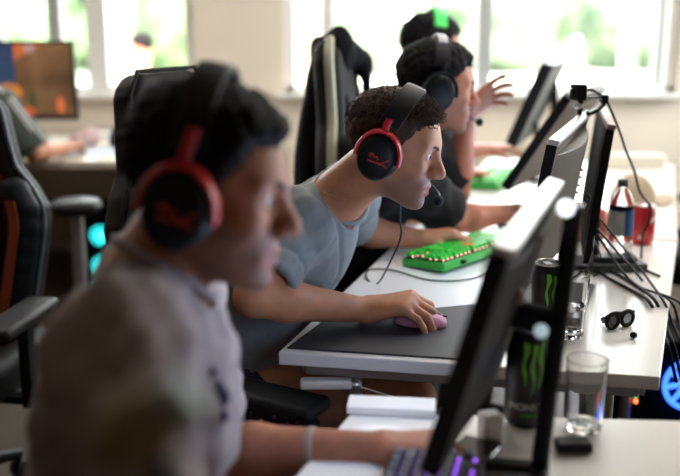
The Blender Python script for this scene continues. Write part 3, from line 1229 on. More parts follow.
def monitor(label, near, far, height, tilt, thick=0.024, edge=M_EDGE, house=M_HOUSE, side=1, base_z=0.74, base=True, bulge=0.02,
            group=None, vents=True, neck_back=0.07, spot=None, screen=SCREEN, base_size=(0.24, 0.19)):
    """near, far: ends of the top edge; side +1: the screen looks to the left of near->far"""
    a, b = V(*near), V(*far)
    d = (b - a)[:2]
    w = float(np.linalg.norm(d))
    rz = math.atan2(d[1], d[0])
    c = (a + b) / 2
    zt = c[2] - base_z
    root = thing('monitor', label, 'monitor', (c[0], c[1], base_z), rz, group)
    t = math.radians(tilt)
    u = V(0, -side * math.sin(t), math.cos(t))
    n = V(0, side * math.cos(t), math.sin(t))
    R = np.stack([V(1, 0, 0), n, u], 1)
    C = V(0, 0, zt) - u * height / 2
    MB().box(C - n * thick * 0.5, (w - 0.004, thick * 0.8, height - 0.004), R).build('housing', house, root, bevel=0.004)
    fr = MB()
    fr.box(C + u * (height / 2 - 0.006) - n * thick * 0.5, (w, thick * 1.05, 0.012), R)
    fr.build('top_bezel', edge, root, bevel=0.002)
    fb = MB()
    fb.box(C - u * (height / 2 - 0.007) - n * thick * 0.4, (w, thick, 0.014), R)
    for sx in (-1, 1): fb.box(C + V(sx * (w / 2 - 0.005), 0, 0) - n * thick * 0.4, (0.010, thick, height - 0.024), R)
    fb.build('bezel', M_BLACK, root, bevel=0.002)
    MB().box(C + n * 0.0008, (w - 0.022, 0.002, height - 0.030), R).build('screen', screen, root)
    if bulge:
        bk = MB()
        k = 10
        pts = []
        for i in range(k + 1):
            q = -1 + 2 * i / k
            pts.append((q * (w * 0.46), -thick * 0.9 - bulge * (1 - q * q)))
        pts = [(w * 0.46, -thick * 0.7)] + pts[::-1] + [(-w * 0.46, -thick * 0.7)]
        m = MB().prism(pts, -height * 0.40, height * 0.40)
        m.v = [tuple(C + V(1, 0, 0) * p[0] + n * p[1] + u * p[2]) for p in m.v]
        if side < 0: m.f = [f[::-1] for f in m.f]
        m.build('back_cover', house, root, bevel=0.004)
    if vents:
        vm = MB()
        for i in range(4):
            vm.box(C + u * (height * (0.14 - 0.060 * i)) + V(w * 0.19 + 0.006 * (i % 2), 0, 0) - n * (thick * 0.9 + bulge * 0.92), (0.012, 0.005, 0.006), R)
        vm.build('indicator_marks', mat('pale_mark', (0.42, 0.39, 0.34), 0.5), root)
    if spot is not None:
        MB().ball(C + u * spot[1] + V(spot[0], 0, 0) - n * (thick * 0.9 + bulge * 0.9), (0.012, 0.012, 0.012), 12).build('badge', mat('copper_badge', (0.16, 0.07, 0.04), 0.4), root, smooth=True)
    if base:
        top = C - n * (thick + bulge * 0.9)
        top = C - u * height * 0.28 - n * (thick + bulge * 0.5)
        k0 = V(0, top[1] - side * 0.012, 0.012)
        MB().strip([k0, V(0, k0[1], max(0.03, top[2] * 0.7)), top - n * 0.010, top + n * 0.008], 0.06, 0.018, (1, 0, 0)).build('stand_neck', M_BLACK, root, smooth=True)
        MB().box((0, k0[1] + side * 0.03, 0.007), (*base_size, 0.014)).build('stand_base', M_BLACK, root, bevel=0.005)
    return root, C, n, u


PL = 'monitors facing the players'
r1_, C1, n1, u1 = monitor('nearest dark monitor with bright silver top edge, seen from behind', (0.178, 1.065, 1.142), (0.342, 1.525, 1.142), 0.315, 15, thick=0.026,
                          base=False, vents=False, spot=(-0.09, 0.055), bulge=0.012, group=PL)
# its tall stand: leaning column, clamp with knobs glowing as painted glints, splayed feet
cp = at(575, 204, 1.30)
cq = at(541, 452, 1.27)
loc = lambda p: np.array(r1_.matrix_basis.inverted() @ Vector([float(q) for q in p]))
bpy.context.view_layer.update()
MB().strip([loc(cp), loc((cp + cq) / 2), loc(cq), loc(cq) - V(0, 0, 0.03)], 0.030, 0.026, (1, 0, 0)).build('stand_neck', M_BLACK, r1_, smooth=True)
hub = C1 - n1 * 0.036
MB().tube([hub, loc((cp * 0.52 + cq * 0.48))], 0.022, 12).build('stand_arm', M_MATTE, r1_, smooth=True)
kn = M_WHITE
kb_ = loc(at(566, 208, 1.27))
MB().ball(kb_, (0.0125, 0.0125, 0.0125), 18).build('painted_glint', mat('white_glint', (0.8, 0.8, 0.8), 0.3, emit=(0.92, 0.95, 1.0), estr=1.1), r1_, smooth=True)  # bright reflection put in as a glowing ball, likewise the bluish one below
kb2_ = loc(at(541, 331, 1.24))
MB().ball(kb2_, 0.0100, 18).build('painted_glint', mat('dim_blue_glint', (0.5, 0.6, 0.65), 0.3, emit=(0.55, 0.72, 0.80), estr=0.4), r1_, smooth=True)
ft = loc(cq)
for dx, dy in ((-0.19, -0.02), (-0.02, 0.14)):
    MB().strip([V(ft[0], ft[1], max(0.012, ft[2] - 0.03)), V(ft[0] + dx * 0.5, ft[1] + dy * 0.5, 0.012), V(ft[0] + dx, ft[1] + dy, 0.008)], 0.028, 0.014, unit(V(-dy, dx, 0))).build('stand_foot', M_BLACK, r1_, smooth=True)

monitor('middle monitor with white top edge and brown back carrying a row of pale marks', (0.417, 1.885, 1.157), (0.617, 2.42, 1.157), 0.32, 9, thick=0.022,
        bulge=0.030, group=PL, house=mat('brown_grey_housing', (0.105, 0.082, 0.062), 0.5))
a3 = at(566, 92, 2.76)
monitor('strongly tilted dark monitor behind the middle one', a3, a3 + V(0.48, 0.877, 0) * 0.41, 0.345, 32, thick=0.028, house=MATS['brown_grey_housing'], edge=mat('grey_trim', (0.35, 0.35, 0.36), 0.4),
        bulge=0.012, group=PL, vents=False)
a4 = at(543, 62, 3.62)
monitor('farthest tilted monitor, a thin dark blade against the window', a4, a4 + V(0.335, 0.942, 0) * 0.50, 0.34, 22, thick=0.045, edge=M_BLACK, bulge=0.0,
        house=mat('grey_housing', (0.14, 0.145, 0.145), 0.45), group=PL, vents=False)
s6 = monitor('upright black monitor seen edge-on with the webcam clamped on top', at(608, 120, 2.20), at(598, 107, 2.72), 0.34, 6, thick=0.020, edge=mat('tan_trim', (0.30, 0.22, 0.17), 0.5),
             house=MATS['tan_trim'], side=1, bulge=0.0, base_size=(0.12, 0.10), group='dark monitors at the right', vents=False, screen=M_MATTE)
monitor('slim black monitor edge-on, far off above the tilted ones', at(557, 65, 3.95), at(556, 64, 4.3), 0.33, 3, thick=0.03, edge=M_BLACK, house=M_MATTE, side=-1,
        bulge=0.0, group='dark monitors at the right', vents=False, screen=M_GLOSS)

# game picture on the monitor of the back desk
gm = thing('monitor', 'monitor on the back desk showing an orange-brown desert game', 'monitor', (-1.69, 4.92, 0.74))
MB().box((0, 0.02, 0.325), (0.655, 0.035, 0.405)).build('housing', M_BLACK, gm, bevel=0.006)


def game_mat():
    m = mat('desert_game_picture', (0.02, 0.015, 0.012), 0.3)
    nt = m.node_tree
    bs = nt.nodes['Principled BSDF']
    N = nt.nodes
    L = nt.links
    sp = N.new('ShaderNodeSeparateXYZ')
    L.new(N['Texture Coordinate'].outputs['Object'], sp.inputs[0])
    no = N.new('ShaderNodeTexNoise')
    no.inputs['Scale'].default_value = 5.0
    L.new(N['Texture Coordinate'].outputs['Object'], no.inputs['Vector'])
    r = N.new('ShaderNodeValToRGB')
    e = r.color_ramp.elements
    e[0].position, e[0].color = 0.30, (0.09, 0.040, 0.018, 1)
    e[1].position, e[1].color = 0.70, (0.34, 0.17, 0.075, 1)
    L.new(no.outputs['Fac'], r.inputs['Fac'])
    L.new(r.outputs['Color'], bs.inputs['Emission Color'])
    bs.inputs['Emission Strength'].default_value = 0.5
    return m


MB().box((0, 0.001, 0.330), (0.625, 0.004, 0.365)).build('screen', game_mat(), gm)


def patch(pts, col, s=1.0):
    """a flat coloured shape of the game picture"""
    m = MB()
    n = len(pts)
    m.add([(p[0], -0.0022, p[1]) for p in pts], [list(range(n))])
    m.build('game_shape', mat('glow_%d_%d_%d' % tuple(int(c * 99) for c in col), (0.01, 0.01, 0.01), 0.4, emit=col, estr=s * 0.6), gm)


def blob(cx, cz, rx, rz, n=12): return [(cx + rx * math.cos(2 * PI * i / n), cz + rz * math.sin(2 * PI * i / n)) for i in range(n)]


patch([(-0.31, 0.15), (0.02, 0.15), (0.02, 0.51), (-0.31, 0.51)], (0.03, 0.07, 0.16), 0.8)
patch([(0.02, 0.43), (0.17, 0.51), (0.02, 0.512)], (0.75, 0.16, 0.03), 0.9)
patch(blob(-0.02, 0.27, 0.07, 0.045), (0.9, 0.30, 0.04), 0.9)
patch(blob(0.10, 0.49, 0.03, 0.02), (0.6, 0.5, 0.5), 0.8)
patch(blob(0.245, 0.20, 0.022, 0.045), (0.9, 0.20, 0.06), 0.9)
patch(blob(0.08, 0.17, 0.03, 0.02), (0.9, 0.12, 0.03), 0.9)
patch(blob(0.10, 0.23, 0.025, 0.05), (0.10, 0.09, 0.03), 0.8)
MB().strip([V(0, 0.07, 0.01), V(0, 0.07, 0.15), V(0, 0.05, 0.3)], 0.06, 0.02, (1, 0, 0)).build('stand_neck', M_BLACK, gm, smooth=True)
MB().box((0, 0.06, 0.006), (0.26, 0.2, 0.012)).build('stand_base', M_BLACK, gm, bevel=0.004)


# ================================================================== CHAIRS
def gaming_chair(label, loc, rz, piping, panel=None, shell=None, accent=None, recline=10, studs=False, group='gaming chairs', zs_=1.0, pipe_r=0.006, arm=(0.05, 0.635, 0.30)):
    root = thing('gaming_chair', label, 'chair', loc, rz, group)
    shell = shell or mat('black_chair_leather', (0.013, 0.010, 0.009), 0.6, spec=0.2, bump=0.25, bscale=140)
    panel = panel or shell
    zs = (0.0, 0.06, 0.22, 0.40, 0.48, 0.55, 0.61, 0.70, 0.80, 0.84)
    ws = (0.19, 0.230, 0.252, 0.275, 0.272, 0.236, 0.192, 0.170, 0.150, 0.125)
    a = math.radians(recline)
    org = V(-0.20, 0, 0.47)
    M = np.array([[math.cos(a), 0, -math.sin(a)], [0, 1, 0], [math.sin(a), 0, math.cos(a)]])
    put = lambda v: (np.asarray(v) * V(1, 1, zs_)) @ M.T + org

    def rb(x, y, z, w, t, z0, z1, r):
        q = [np.abs(y) - w + r, np.abs(x) - t + r, np.abs(z - (z0 + z1) / 2) - (z1 - z0) / 2 + r]
        out = np.sqrt(sum(np.maximum(k, 0) ** 2 for k in q))
        return out + np.minimum(np.maximum(np.maximum(q[0], q[1]), q[2]), 0) - r

    vol = Vol((-0.13, -0.33, -0.04), (0.16, 0.33, 0.90), 0.0075)
    vol.field(lambda X, Y, Z: rb(X, Y, Z, np.interp(Z, zs, ws), 0.045, 0.0, 0.855, 0.035), (-0.12, -0.32, -0.03), (0.15, 0.32, 0.89))
    for s in (-1, 1):
        vol.cone((0, s * 0.070, 0.635), (0, s * 0.105, 0.665), 0.026, 0.022, 0.008, 's', flat=None)
        for dx in (-0.05, 0.05):
            vol.cone((dx, s * 0.070, 0.635), (dx, s * 0.105, 0.665), 0.026, 0.022, 0.008, 's')
    v, f = vol.mesh(1)
    link('backrest', mesh_np('backrest', put(v), f), shell, root)
    for s in (-1, 1):
        vol = Vol((-0.06, -0.33, -0.04), (0.16, 0.33, 0.62), 0.0075)
        pts = [(0.055, s * (np.interp(z, zs, ws) - 0.048), z) for z in np.linspace(0.05, 0.53, 9)]
        for p, q in zip(pts[:-1], pts[1:]): vol.cone(p, q, 0.046, 0.046, 0.01)
        v, f = vol.mesh(1)
        link('side_bolster', mesh_np('side_bolster', put(v), f), panel, root)
    px_ = 0.034 if pipe_r < 0.01 else 0.012
    out = [(px_, s * (np.interp(z, zs, ws) + 0.002), z) for s in (1,) for z in np.linspace(0.02, 0.80, 26)]
    out += [(px_, y, 0.857) for y in np.linspace(0.11, -0.11, 7)]
    out += [(px_, -(np.interp(z, zs, ws) + 0.002), z) for z in np.linspace(0.80, 0.02, 26)]
    MB().tube([put(p) for p in out], pipe_r, 8).build('piping', piping, root, smooth=True)
    if accent:
        for s in (-1, 1):
            MB().strip([put((0.103, s * (np.interp(z, zs, ws) - 0.055), z)) for z in np.linspace(0.10, 0.50, 9)], 0.030, 0.006, (0, 1, 0)).build('accent_stripe', accent, root, smooth=True)
            MB().strip([put((0.048, s * 0.105, z)) for z in np.linspace(0.69, 0.80, 5)], 0.022, 0.006, (0, 1, 0)).build('accent_stripe', accent, root, smooth=True)
    st = MB()
    for s in (-1, 1):
        for q in (0.118, 0.128, 0.150):
            st.tube([put((0.0475, s * (q + 0.02 * np.interp(z, (0, 0.4, 0.55), (0, 1, 0.2))), z)) for z in np.linspace(0.05, 0.58, 14)], 0.0022, 5)
    st.build('stitching', mat('red_thread', (0.30, 0.02, 0.02), 0.7), root, smooth=True)
    if studs:
        for i in range(5):
            for j in range(3):
                MB().ball(put((0.048, -0.09 + 0.045 * i, 0.10 + 0.045 * j)), (0.006, 0.009, 0.009), 8).build('stud', mat('grey_stud', (0.25, 0.25, 0.28), 0.4), root, smooth=True)
    # seat
    vol = Vol((-0.34, -0.34, 0.36), (0.36, 0.34, 0.60), 0.009)
    vol.field(lambda X, Y, Z: rb(Z - 0.445, Y, X, 0.27, 0.05, -0.27, 0.27, 0.04), (-0.33, -0.33, 0.37), (0.35, 0.33, 0.58))
    for s in (-1, 1): vol.cone((-0.20, s * 0.235, 0.475), (0.22, s * 0.235, 0.475), 0.045, 0.045, 0.02)
    v, f = vol.mesh(1)
    link('seat', mesh_np('seat', v, f), shell, root)
    MB().tube([V(0, 0, 0.12), V(0, 0, 0.41)], 0.028, 14).build('gas_lift', M_STEEL, root, smooth=True)
    for k in range(5):
        an = 2 * PI * k / 5 + 0.3
        e = V(math.cos(an), math.sin(an), 0)
        MB().tube([V(0, 0, 0.125) + e * 0.02, e * 0.18 + V(0, 0, 0.11), e * 0.31 + V(0, 0, 0.075)], [0.03, 0.024, 0.018], 10).build('base_arm', M_BLACK, root, smooth=True)
        cst = MB()
        for w in (-1, 1): cst.lathe([(0.001, -0.008), (0.024, -0.008), (0.028, 0), (0.024, 0.008), (0.001, 0.008)], e * 0.31 + V(-e[1], e[0], 0) * 0.014 * w + V(0, 0, 0.028), 14, V(-e[1], e[0], 0.0001))
        cst.tube([e * 0.31 + V(0, 0, 0.028), e * 0.31 + V(0, 0, 0.075)], 0.008, 8)
        cst.build('caster', M_RUBBER, root, smooth=True)
    for s in (-1, 1):
        MB().box((0.02, s * 0.315, arm[1] - 0.135), (0.05, 0.03, 0.24)).box((0.02, s * 0.27, 0.40), (0.05, 0.10, 0.02)).build('armrest_post', M_BLACK, root, bevel=0.006)
        MB().box((arm[0], s * 0.315, arm[1]), (arm[2], 0.095, 0.032)).build('armrest_pad', M_RUBBER, root, bevel=0.013, seg=3)
    return root


PIPE_DARK = mat('dark_piping', (0.016, 0.013, 0.012), 0.6, spec=0.15)
PIPE_GREY = mat('blue_grey_piping', (0.20, 0.24, 0.30), 0.4)
PIPE_OLIVE = mat('pale_olive_piping', (0.38, 0.38, 0.27), 0.4)
PANEL_OLIVE = mat('dark_olive_leather', (0.030, 0.030, 0.020), 0.6, spec=0.2, bump=0.2, bscale=140)
M_ORANGE = mat('dull_orange_leather', (0.40, 0.07, 0.02), 0.5)
gaming_chair('empty black chair at the right end of the rear table', (1.56, 3.62, 0), math.radians(165), PIPE_DARK, recline=6)
gaming_chair('black gaming chair with red stitching behind the grey-blue T-shirt player', (-0.145, 2.24, 0), math.radians(-30), PIPE_DARK, PANEL_OLIVE, recline=12, zs_=0.94, arm=(0.125, 0.605, 0.36))
gaming_chair('gaming chair with pale olive edging and a black jacket over it', (0.262, 2.98, 0), math.radians(-11), PIPE_OLIVE, mat('grey_black_leather', (0.012, 0.012, 0.012), 0.6, spec=0.2), recline=6, pipe_r=0.016)
gaming_chair('dark gaming chair with orange stripes and blue-grey edging at the far left', (-1.135, 2.42, 0), math.radians(-98), PIPE_GREY, mat('blue_black_leather', (0.013, 0.016, 0.022), 0.55, spec=0.2), accent=M_ORANGE, studs=True, recline=8, zs_=0.84)

# ================================================================== PEOPLE
HAIR_BROWN = mat('dark_brown_hair', (0.060, 0.034, 0.020), 0.6, spec=0.15, noise=0.4, nscale=120, bump=0.5, bscale=500)
HAIR_BLACK = mat('black_hair', (0.008, 0.006, 0.006), 0.7, spec=0.12, noise=0.4, nscale=120, bump=0.5, bscale=500)
SKIN_M = skin_mat('light_tan_skin', (0.51, 0.225, 0.122), (0.40, 0.13, 0.13), (0.20, 0.115, 0.085))
SKIN_F = skin_mat('tan_skin', (0.36, 0.145, 0.082), (0.30, 0.10, 0.09), (0.14, 0.07, 0.05))
SKIN_B = skin_mat('warm_skin', (0.45, 0.175, 0.10), (0.33, 0.11, 0.10), (0.17, 0.08, 0.06))


def cloth(name, col, **k):
    return mat(name, col, 0.9, noise=k.pop('noise', 0.08), nscale=60, bump=0.25, bscale=600, sheen=0.1, **k)


def rigid_arm_check(J):
    pass


# ---- the player in focus
JM = dict(pel=V(-0.285, 2.15, 0.56), che=V(-0.135, 2.14, 0.84), nek=at(336, 199, 2.08),
          sR=at(297, 226, 2.00), sL=V(0.02, 2.37, 0.955),
          eR=at(254, 297, 1.81), eL=V(0.04, 2.63, 0.80), wR=at(366, 310, 1.95), wL=at(422, 239, 2.60),
          hipR=V(-0.27, 2.04, 0.54), hipL=V(-0.27, 2.27, 0.54), kneR=V(0.16, 2.00, 0.545), kneL=V(0.18, 2.38, 0.545),
          ankR=V(0.10, 2.02, 0.09), ankL=V(0.12, 2.42, 0.09))
HM = Head(at(391, 145, 1.975), yaw=-13, pitch=16, roll=2, s=1.0)
OM = (-0.28, 2.15, 0.0)
pm = build_person('player in grey-blue T-shirt leaning in, pink mouse under right hand', JM, HM, SKIN_M, 0.0034, OM, beard=1.0,
                  hands=dict(R=dict(f=(0.94, -0.20, 0.24), n=(-0.2, -0.12, 1), s=1.10, curls=((44, 38, 14), (46, 38, 14), (46, 34, 14), (44, 28, 14)), spread=0.20, thumb=(0.40, 0.45, 0.3)),
                             L=dict(f=(0.96, 0.05, 0.16), n=(-0.12, 0.0, 1), curls=((30, 34, 20), (32, 36, 20), (34, 34, 20), (34, 30, 20)), spread=0.25, thumb=(0.5, 0.35, 0.4))))


def folds_mid(v):
    """creases running from the shoulder down the side, and round the sleeve"""
    a = 0.004 * wave(v, 21, 30, 5, (1.0, 0.8, 0.55))
    w1 = wave(v, 22, 26, 5, (1.0, 0.8, 0.30))
    w2 = wave(v, 24, 34, 5, (0.5, 0.6, 1.0))
    q = v - JM['sR']
    near = np.exp(-((q ** 2).sum(1)) / 0.03)
    a -= 0.008 * np.exp(-(w1 / 0.16) ** 2) * (1 - 0.6 * near)
    a -= 0.007 * np.exp(-(w2 / 0.16) ** 2) * near
    return a + 0.002


shirt(pm, JM, HM, cloth('grey_blue_cotton', (0.200, 0.216, 0.222)), 0.0045, OM, g=0.012, gb=0.034, sleeve=0.80, seed=4, neck_r=0.067, drop=0.16, foldfn=folds_mid,
      sleeve_r=(0.070, 0.072), neck_shift=(0.008, 0, -0.004))
trousers(pm, JM, mat('dark_patterned_cloth', (0.035, 0.028, 0.050), 0.9), 'shorts', 0.007, OM, 0.66)
_m = MATS['dark_patterned_cloth'].node_tree
_v = _m.nodes.new('ShaderNodeTexVoronoi')
_v.inputs['Scale'].default_value = 45
_r = _m.nodes.new('ShaderNodeValToRGB')
_r.color_ramp.elements[0].position, _r.color_ramp.elements[0].color = 0.12, (0.35, 0.33, 0.40, 1)
_r.color_ramp.elements[1].position, _r.color_ramp.elements[1].color = 0.28, (0.028, 0.022, 0.045, 1)
_m.links.new(_m.nodes['Texture Coordinate'].outputs['Object'], _v.inputs['Vector'])
_m.links.new(_v.outputs['Distance'], _r.inputs['Fac'])
_m.links.new(_r.outputs['Color'], _m.nodes['Principled BSDF'].inputs['Base Color'])


def neckband(person, J, H, m, r_ring, origin, shift=(0, 0, 0), tilt=(0, 0, 0), r=0.006, at_=0.012):
    nd = unit(H.w(-0.02, 0, -0.05) - J['nek'])
    x, y, z = frame(unit(nd + V(*tilt)))
    c = J['nek'] + nd * at_ + V(*shift) - np.asarray(origin)
    pts = [c + r_ring * (x * math.cos(a) + y * math.sin(a)) for a in np.linspace(0, 2 * PI, 37)[:-1]]
    MB().tube(pts, r, 8, closed=True).build('neckband', m, person, smooth=True)
    return c, x, y, z


neckband(pm, JM, HM, MATS['grey_blue_cotton'], 0.067, OM, (0.007, 0, -0.001), r=0.0065)
_nd = unit(HM.w(-0.02, 0, -0.05) - JM['nek'])
_x, _y, _z = frame(_nd)
MB().tube([JM['nek'] + _nd * (0.030 - 0.022 * math.cos(a)) * 1.0 + (0.0635) * (V(1, 0, 0) * math.cos(a) + V(0, 1, 0) * math.sin(a)) - V(*OM) for a in np.linspace(0, 2 * PI, 49)[:-1]], 0.0011, 6, closed=True).build(
    'necklace', mat('gold_chain', (0.75, 0.50, 0.18), 0.3, metal=1.0), pm, smooth=True)
hair_cap(pm, HM, HAIR_BROWN, 0.0032, OM, top=0.010, side=0.0035, hairline=0.066, seed=3, nape=-0.060, lump=0.0016, quiff=0.010)
hair_curls(pm, HM, HAIR_BROWN, 3400, OM, length=(0.010, 0.024), zmin=0.070, seed=5, r=0.0012, curl=0.006, base=0.006)
brows(pm, HM, HAIR_BROWN, OM)
hs = headset(HM, 'black headset with red yoke and red mark, worn by the grey-blue T-shirt player', M_RED, mic='L', tilt=0.026)


def cable_thing(name, label, pts, r=0.003, m=None, group=None, parent=None, n=8):
    p = spline(pts, n)
    if parent is not None:
        inv = parent.matrix_basis.inverted()
        p = [np.array(inv @ Vector([float(c) for c in q])) for q in p]
        return MB().tube(p, r, 8).build(name, m or M_RUBBER, parent, smooth=True)
    o = MB().tube(p, r, 8).build(name, m or M_RUBBER, None, smooth=True, origin=p[-1])
    return tag(o, label, 'cable', group)


cable_thing('headset_cable', '', [HM.w(0.02, 0.108, -0.055), at(400, 215, 2.06), at(401, 236, 2.05), at(392, 258, 2.06), onz(378, 283, 0.744) + V(0, 0, 0.0), onz(367, 279, 0.744), onz(369, 270, 0.744),
                                  onz(392, 270, 0.744), onz(430, 280, 0.744), onz(470, 279, 0.744), onz(500, 268, 0.744)], 0.0022, None, None, hs)

# ---- the front player
JF = dict(pel=V(-0.365, 1.12, 0.54), che=V(-0.262, 1.15, 0.88), nek=at(152, 276, 1.17), sR=at(118, 352, 1.00), sL=V(-0.255, 1.33, 1.03),
          eR=V(-0.19, 0.87, 0.795), eL=at(205, 452, 1.38), wR=V(0.02, 0.80, 0.785), wL=at(380, 449, 1.335),
          hipR=V(-0.35, 1.01, 0.54), hipL=V(-0.35, 1.25, 0.54), kneR=V(0.06, 0.98, 0.555), kneL=V(0.08, 1.32, 0.555), ankR=V(0.02, 1.0, 0.09), ankL=V(0.03, 1.34, 0.09))
HF = Head(at(206, 188, 1.19), yaw=-7, pitch=11, roll=0, s=1.02)
OF = (-0.36, 1.12, 0.0)
pf = build_person('player in pale T-shirt in front, face in profile, left hand on lit keyboard', JF, HF, SKIN_F, 0.0042, OF, beard=0.8,
                  hands=dict(R=dict(f=(1, -0.05, 0.08), n=(-0.1, 0, 1), curls=((25, 30, 20),) * 4, thumb=(0.5, 0.35, 0.3)),
                             L=dict(f=(0.97, -0.12, 0.12), n=(-0.1, -0.05, 1), curls=((28, 34, 20), (30, 34, 20), (30, 32, 20), (30, 28, 18)), spread=0.25, thumb=(0.55, 0.3, 0.3))))
M_PALE = cloth('pale_lilac_cotton', (0.31, 0.25, 0.248))
sf = shirt(pf, JF, HF, M_PALE, 0.006, OF, g=0.014, gb=0.03, sleeve=0.85, seed=9, neck_r=0.072, drop=0.12, fold=0.008, sleeve_r=(0.068, 0.068), neck_shift=(0.012, 0, -0.004))
neckband(pf, JF, HF, M_PALE, 0.073, OF, (0.010, 0, 0.0))
sv = np.array([v.co for v in sf.data.vertices]) + V(*OF)
dd = sv[:, 1] * _c + (CAM_H - sv[:, 2]) * _s
su = 340 + FPX * sv[:, 0] / dd
sw_ = 238 + FPX * ((CAM_H - sv[:, 2]) * _c - sv[:, 1] * _s) / dd
mk = MB()
for px, py, q in ((224, 388, 0.010), (228, 400, 0.014), (231, 416, 0.009), (220, 370, 0.007)):
    near = np.where((su - px) ** 2 + (sw_ - py) ** 2 < 60)[0]
    if len(near):
        k = near[np.argmin(dd[near])]
        mk.ball(sv[k] - V(*OF), (q * 0.7, 0.006, q), 10)
mk.build('chest_print', mat('navy_print', (0.03, 0.03, 0.12), 0.8), pf, smooth=True)
hair_cap(pf, HF, HAIR_BLACK, 0.005, OF, top=0.026, side=0.006, hairline=0.070, seed=6, nape=-0.065, lump=0.004, quiff=0.02)
brows(pf, HF, HAIR_BLACK, OF)
trousers(pf, JF, mat('black_trouser_cloth', (0.015, 0.015, 0.018), 0.9), 'trousers', 0.008, OF, 1.2)
wb_ = JF['eL'] + (JF['wL'] - JF['eL']) * 0.62 - V(*OF)
wd = unit(JF['wL'] - JF['eL'])
_x, _y, _z = frame(wd)
MB().strip([wb_ + 0.0345 * (_x * math.cos(a) + _y * math.sin(a)) for a in np.linspace(0, 2 * PI, 30)], 0.012, 0.004, wd).build('wristband', mat('grey_band', (0.30, 0.24, 0.20), 0.7), pf, smooth=True)
headset(HF, 'black headset with red slider and yoke, worn by the front player', M_RED, mic=None, tilt=0.0, band_z=0.150, slide=0.030)

# ---- the player behind in black
JB = dict(pel=V(-0.05, 2.86, 0.56), che=V(0.09, 2.80, 0.86), nek=at(410, 142, 2.74), sR=at(402, 168, 2.60), sL=V(0.27, 2.98, 0.985),
          eR=at(454, 220, 2.80), eL=at(457, 194, 3.03), wR=at(515, 212, 2.90), wL=at(467, 112, 2.94),
          hipR=V(-0.04, 2.76, 0.54), hipL=V(-0.02, 2.98, 0.54), kneR=V(0.40, 2.62, 0.545), kneL=V(0.42, 2.95, 0.545), ankR=V(0.36, 2.66, 0.09), ankL=V(0.38, 2.97, 0.09))
HB = Head(at(436, 87, 2.70), yaw=4, pitch=8, roll=0, s=1.03)
OB = (-0.05, 2.86, 0.0)
pb = build_person('player in black T-shirt behind, one hand raised beside his forehead', JB, HB, SKIN_B, 0.0045, OB, beard=0.5,
                  hands=dict(R=dict(f=(0.98, 0.05, 0.1), n=(-0.1, 0, 1), curls=((25, 30, 20),) * 4, thumb=(0.5, 0.35, 0.3)),
                             L=dict(f=(0.80, 0.10, 0.60), n=(-0.20, 0.92, 0.25), s=0.95, curls=((20, 25, 15), (26, 28, 16), (32, 30, 18), (38, 32, 18)), spread=0.22, thumb=(0.75, 0.05, 0.1))))
M_BT = cloth('black_cotton', (0.012, 0.009, 0.008), spec=0.12)
shirt(pb, JB, HB, M_BT, 0.006, OB, g=0.013, gb=0.03, sleeve=0.80, seed=14, drop=0.14, fold=0.005, sleeve_r=(0.072, 0.080), neck_shift=(0.01, 0, 0))
neckband(pb, JB, HB, M_BT, 0.072, OB, (0.010, 0, 0))
hair_cap(pb, HB, HAIR_BLACK, 0.005, OB, top=0.022, side=0.012, hairline=0.066, seed=8, nape=-0.065, lump=0.003, quiff=0.01)
brows(pb, HB, HAIR_BLACK, OB)
trousers(pb, JB, MATS['black_trouser_cloth'], 'trousers', 0.009, OB, 1.2)
headset(HB, 'black headset with pale band top, worn by the black T-shirt player', M_BLACK, mic='L', emblem=False, yoke=True, band_top=mat('pale_grey_pad', (0.42, 0.42, 0.45), 0.5), band_z=0.133)

# ---- the farthest player, mostly hidden
JD = dict(pel=V(0.02, 3.60, 0.56), che=V(0.14, 3.56, 0.88), nek=at(416, 82, 3.50), sR=V(0.20, 3.38, 1.03), sL=V(0.33, 3.74, 1.03),
          eR=V(0.36, 3.40, 0.82), eL=V(0.46, 3.95, 0.83), wR=at(458, 175, 3.66), wL=at(488, 150, 4.12),
          hipR=V(0.03, 3.50, 0.54), hipL=V(0.05, 3.72, 0.54), kneR=V(0.46, 3.40, 0.545), kneL=V(0.48, 3.75, 0.545), ankR=V(0.42, 3.44, 0.09), ankL=V(0.44, 3.77, 0.09))
HD = Head(at(431, 51, 3.48), yaw=8, pitch=8, s=1.02)
OD = (0.02, 3.60, 0.0)
pd = build_person('farthest player in the row, only dark hair and hands showing', JD, HD, SKIN_B, 0.006, OD,
                  hands=dict(R=dict(f=(0.98, 0.05, 0.1), n=(-0.1, 0, 1), curls=((25, 30, 20),) * 4, thumb=(0.5, 0.35, 0.3)),
                             L=dict(f=(0.98, 0.05, 0.1), n=(-0.1, 0, 1), curls=((25, 30, 20),) * 4, thumb=(0.5, 0.35, 0.3))))
shirt(pd, JD, HD, cloth('charcoal_cotton', (0.015, 0.015, 0.017), spec=0.12), 0.008, OD, g=0.013, gb=0.03, sleeve=0.8, seed=19, drop=0.14)
hair_cap(pd, HD, HAIR_BLACK, 0.006, OD, top=0.024, side=0.014, hairline=0.06, seed=10, nape=-0.065, lump=0.004)
trousers(pd, JD, MATS['black_trouser_cloth'], 'trousers', 0.011, OD, 1.2)
hd = headset(HD, 'dark headset with a green patch on its band, worn by the farthest player', M_BLACK, mic=None, emblem=False, band_z=0.138)
MB().strip([V(0.0, y, math.sqrt(max(0, 1 - (y / 0.106) ** 2)) * 0.1200 + 0.032) for y in np.linspace(-0.094, 0.030, 10)], 0.046, 0.006, (1, 0, 0)).build(
    'green_patch', mat('bright_green_plastic', (0.02, 0.75, 0.10), 0.4), hd, smooth=True)

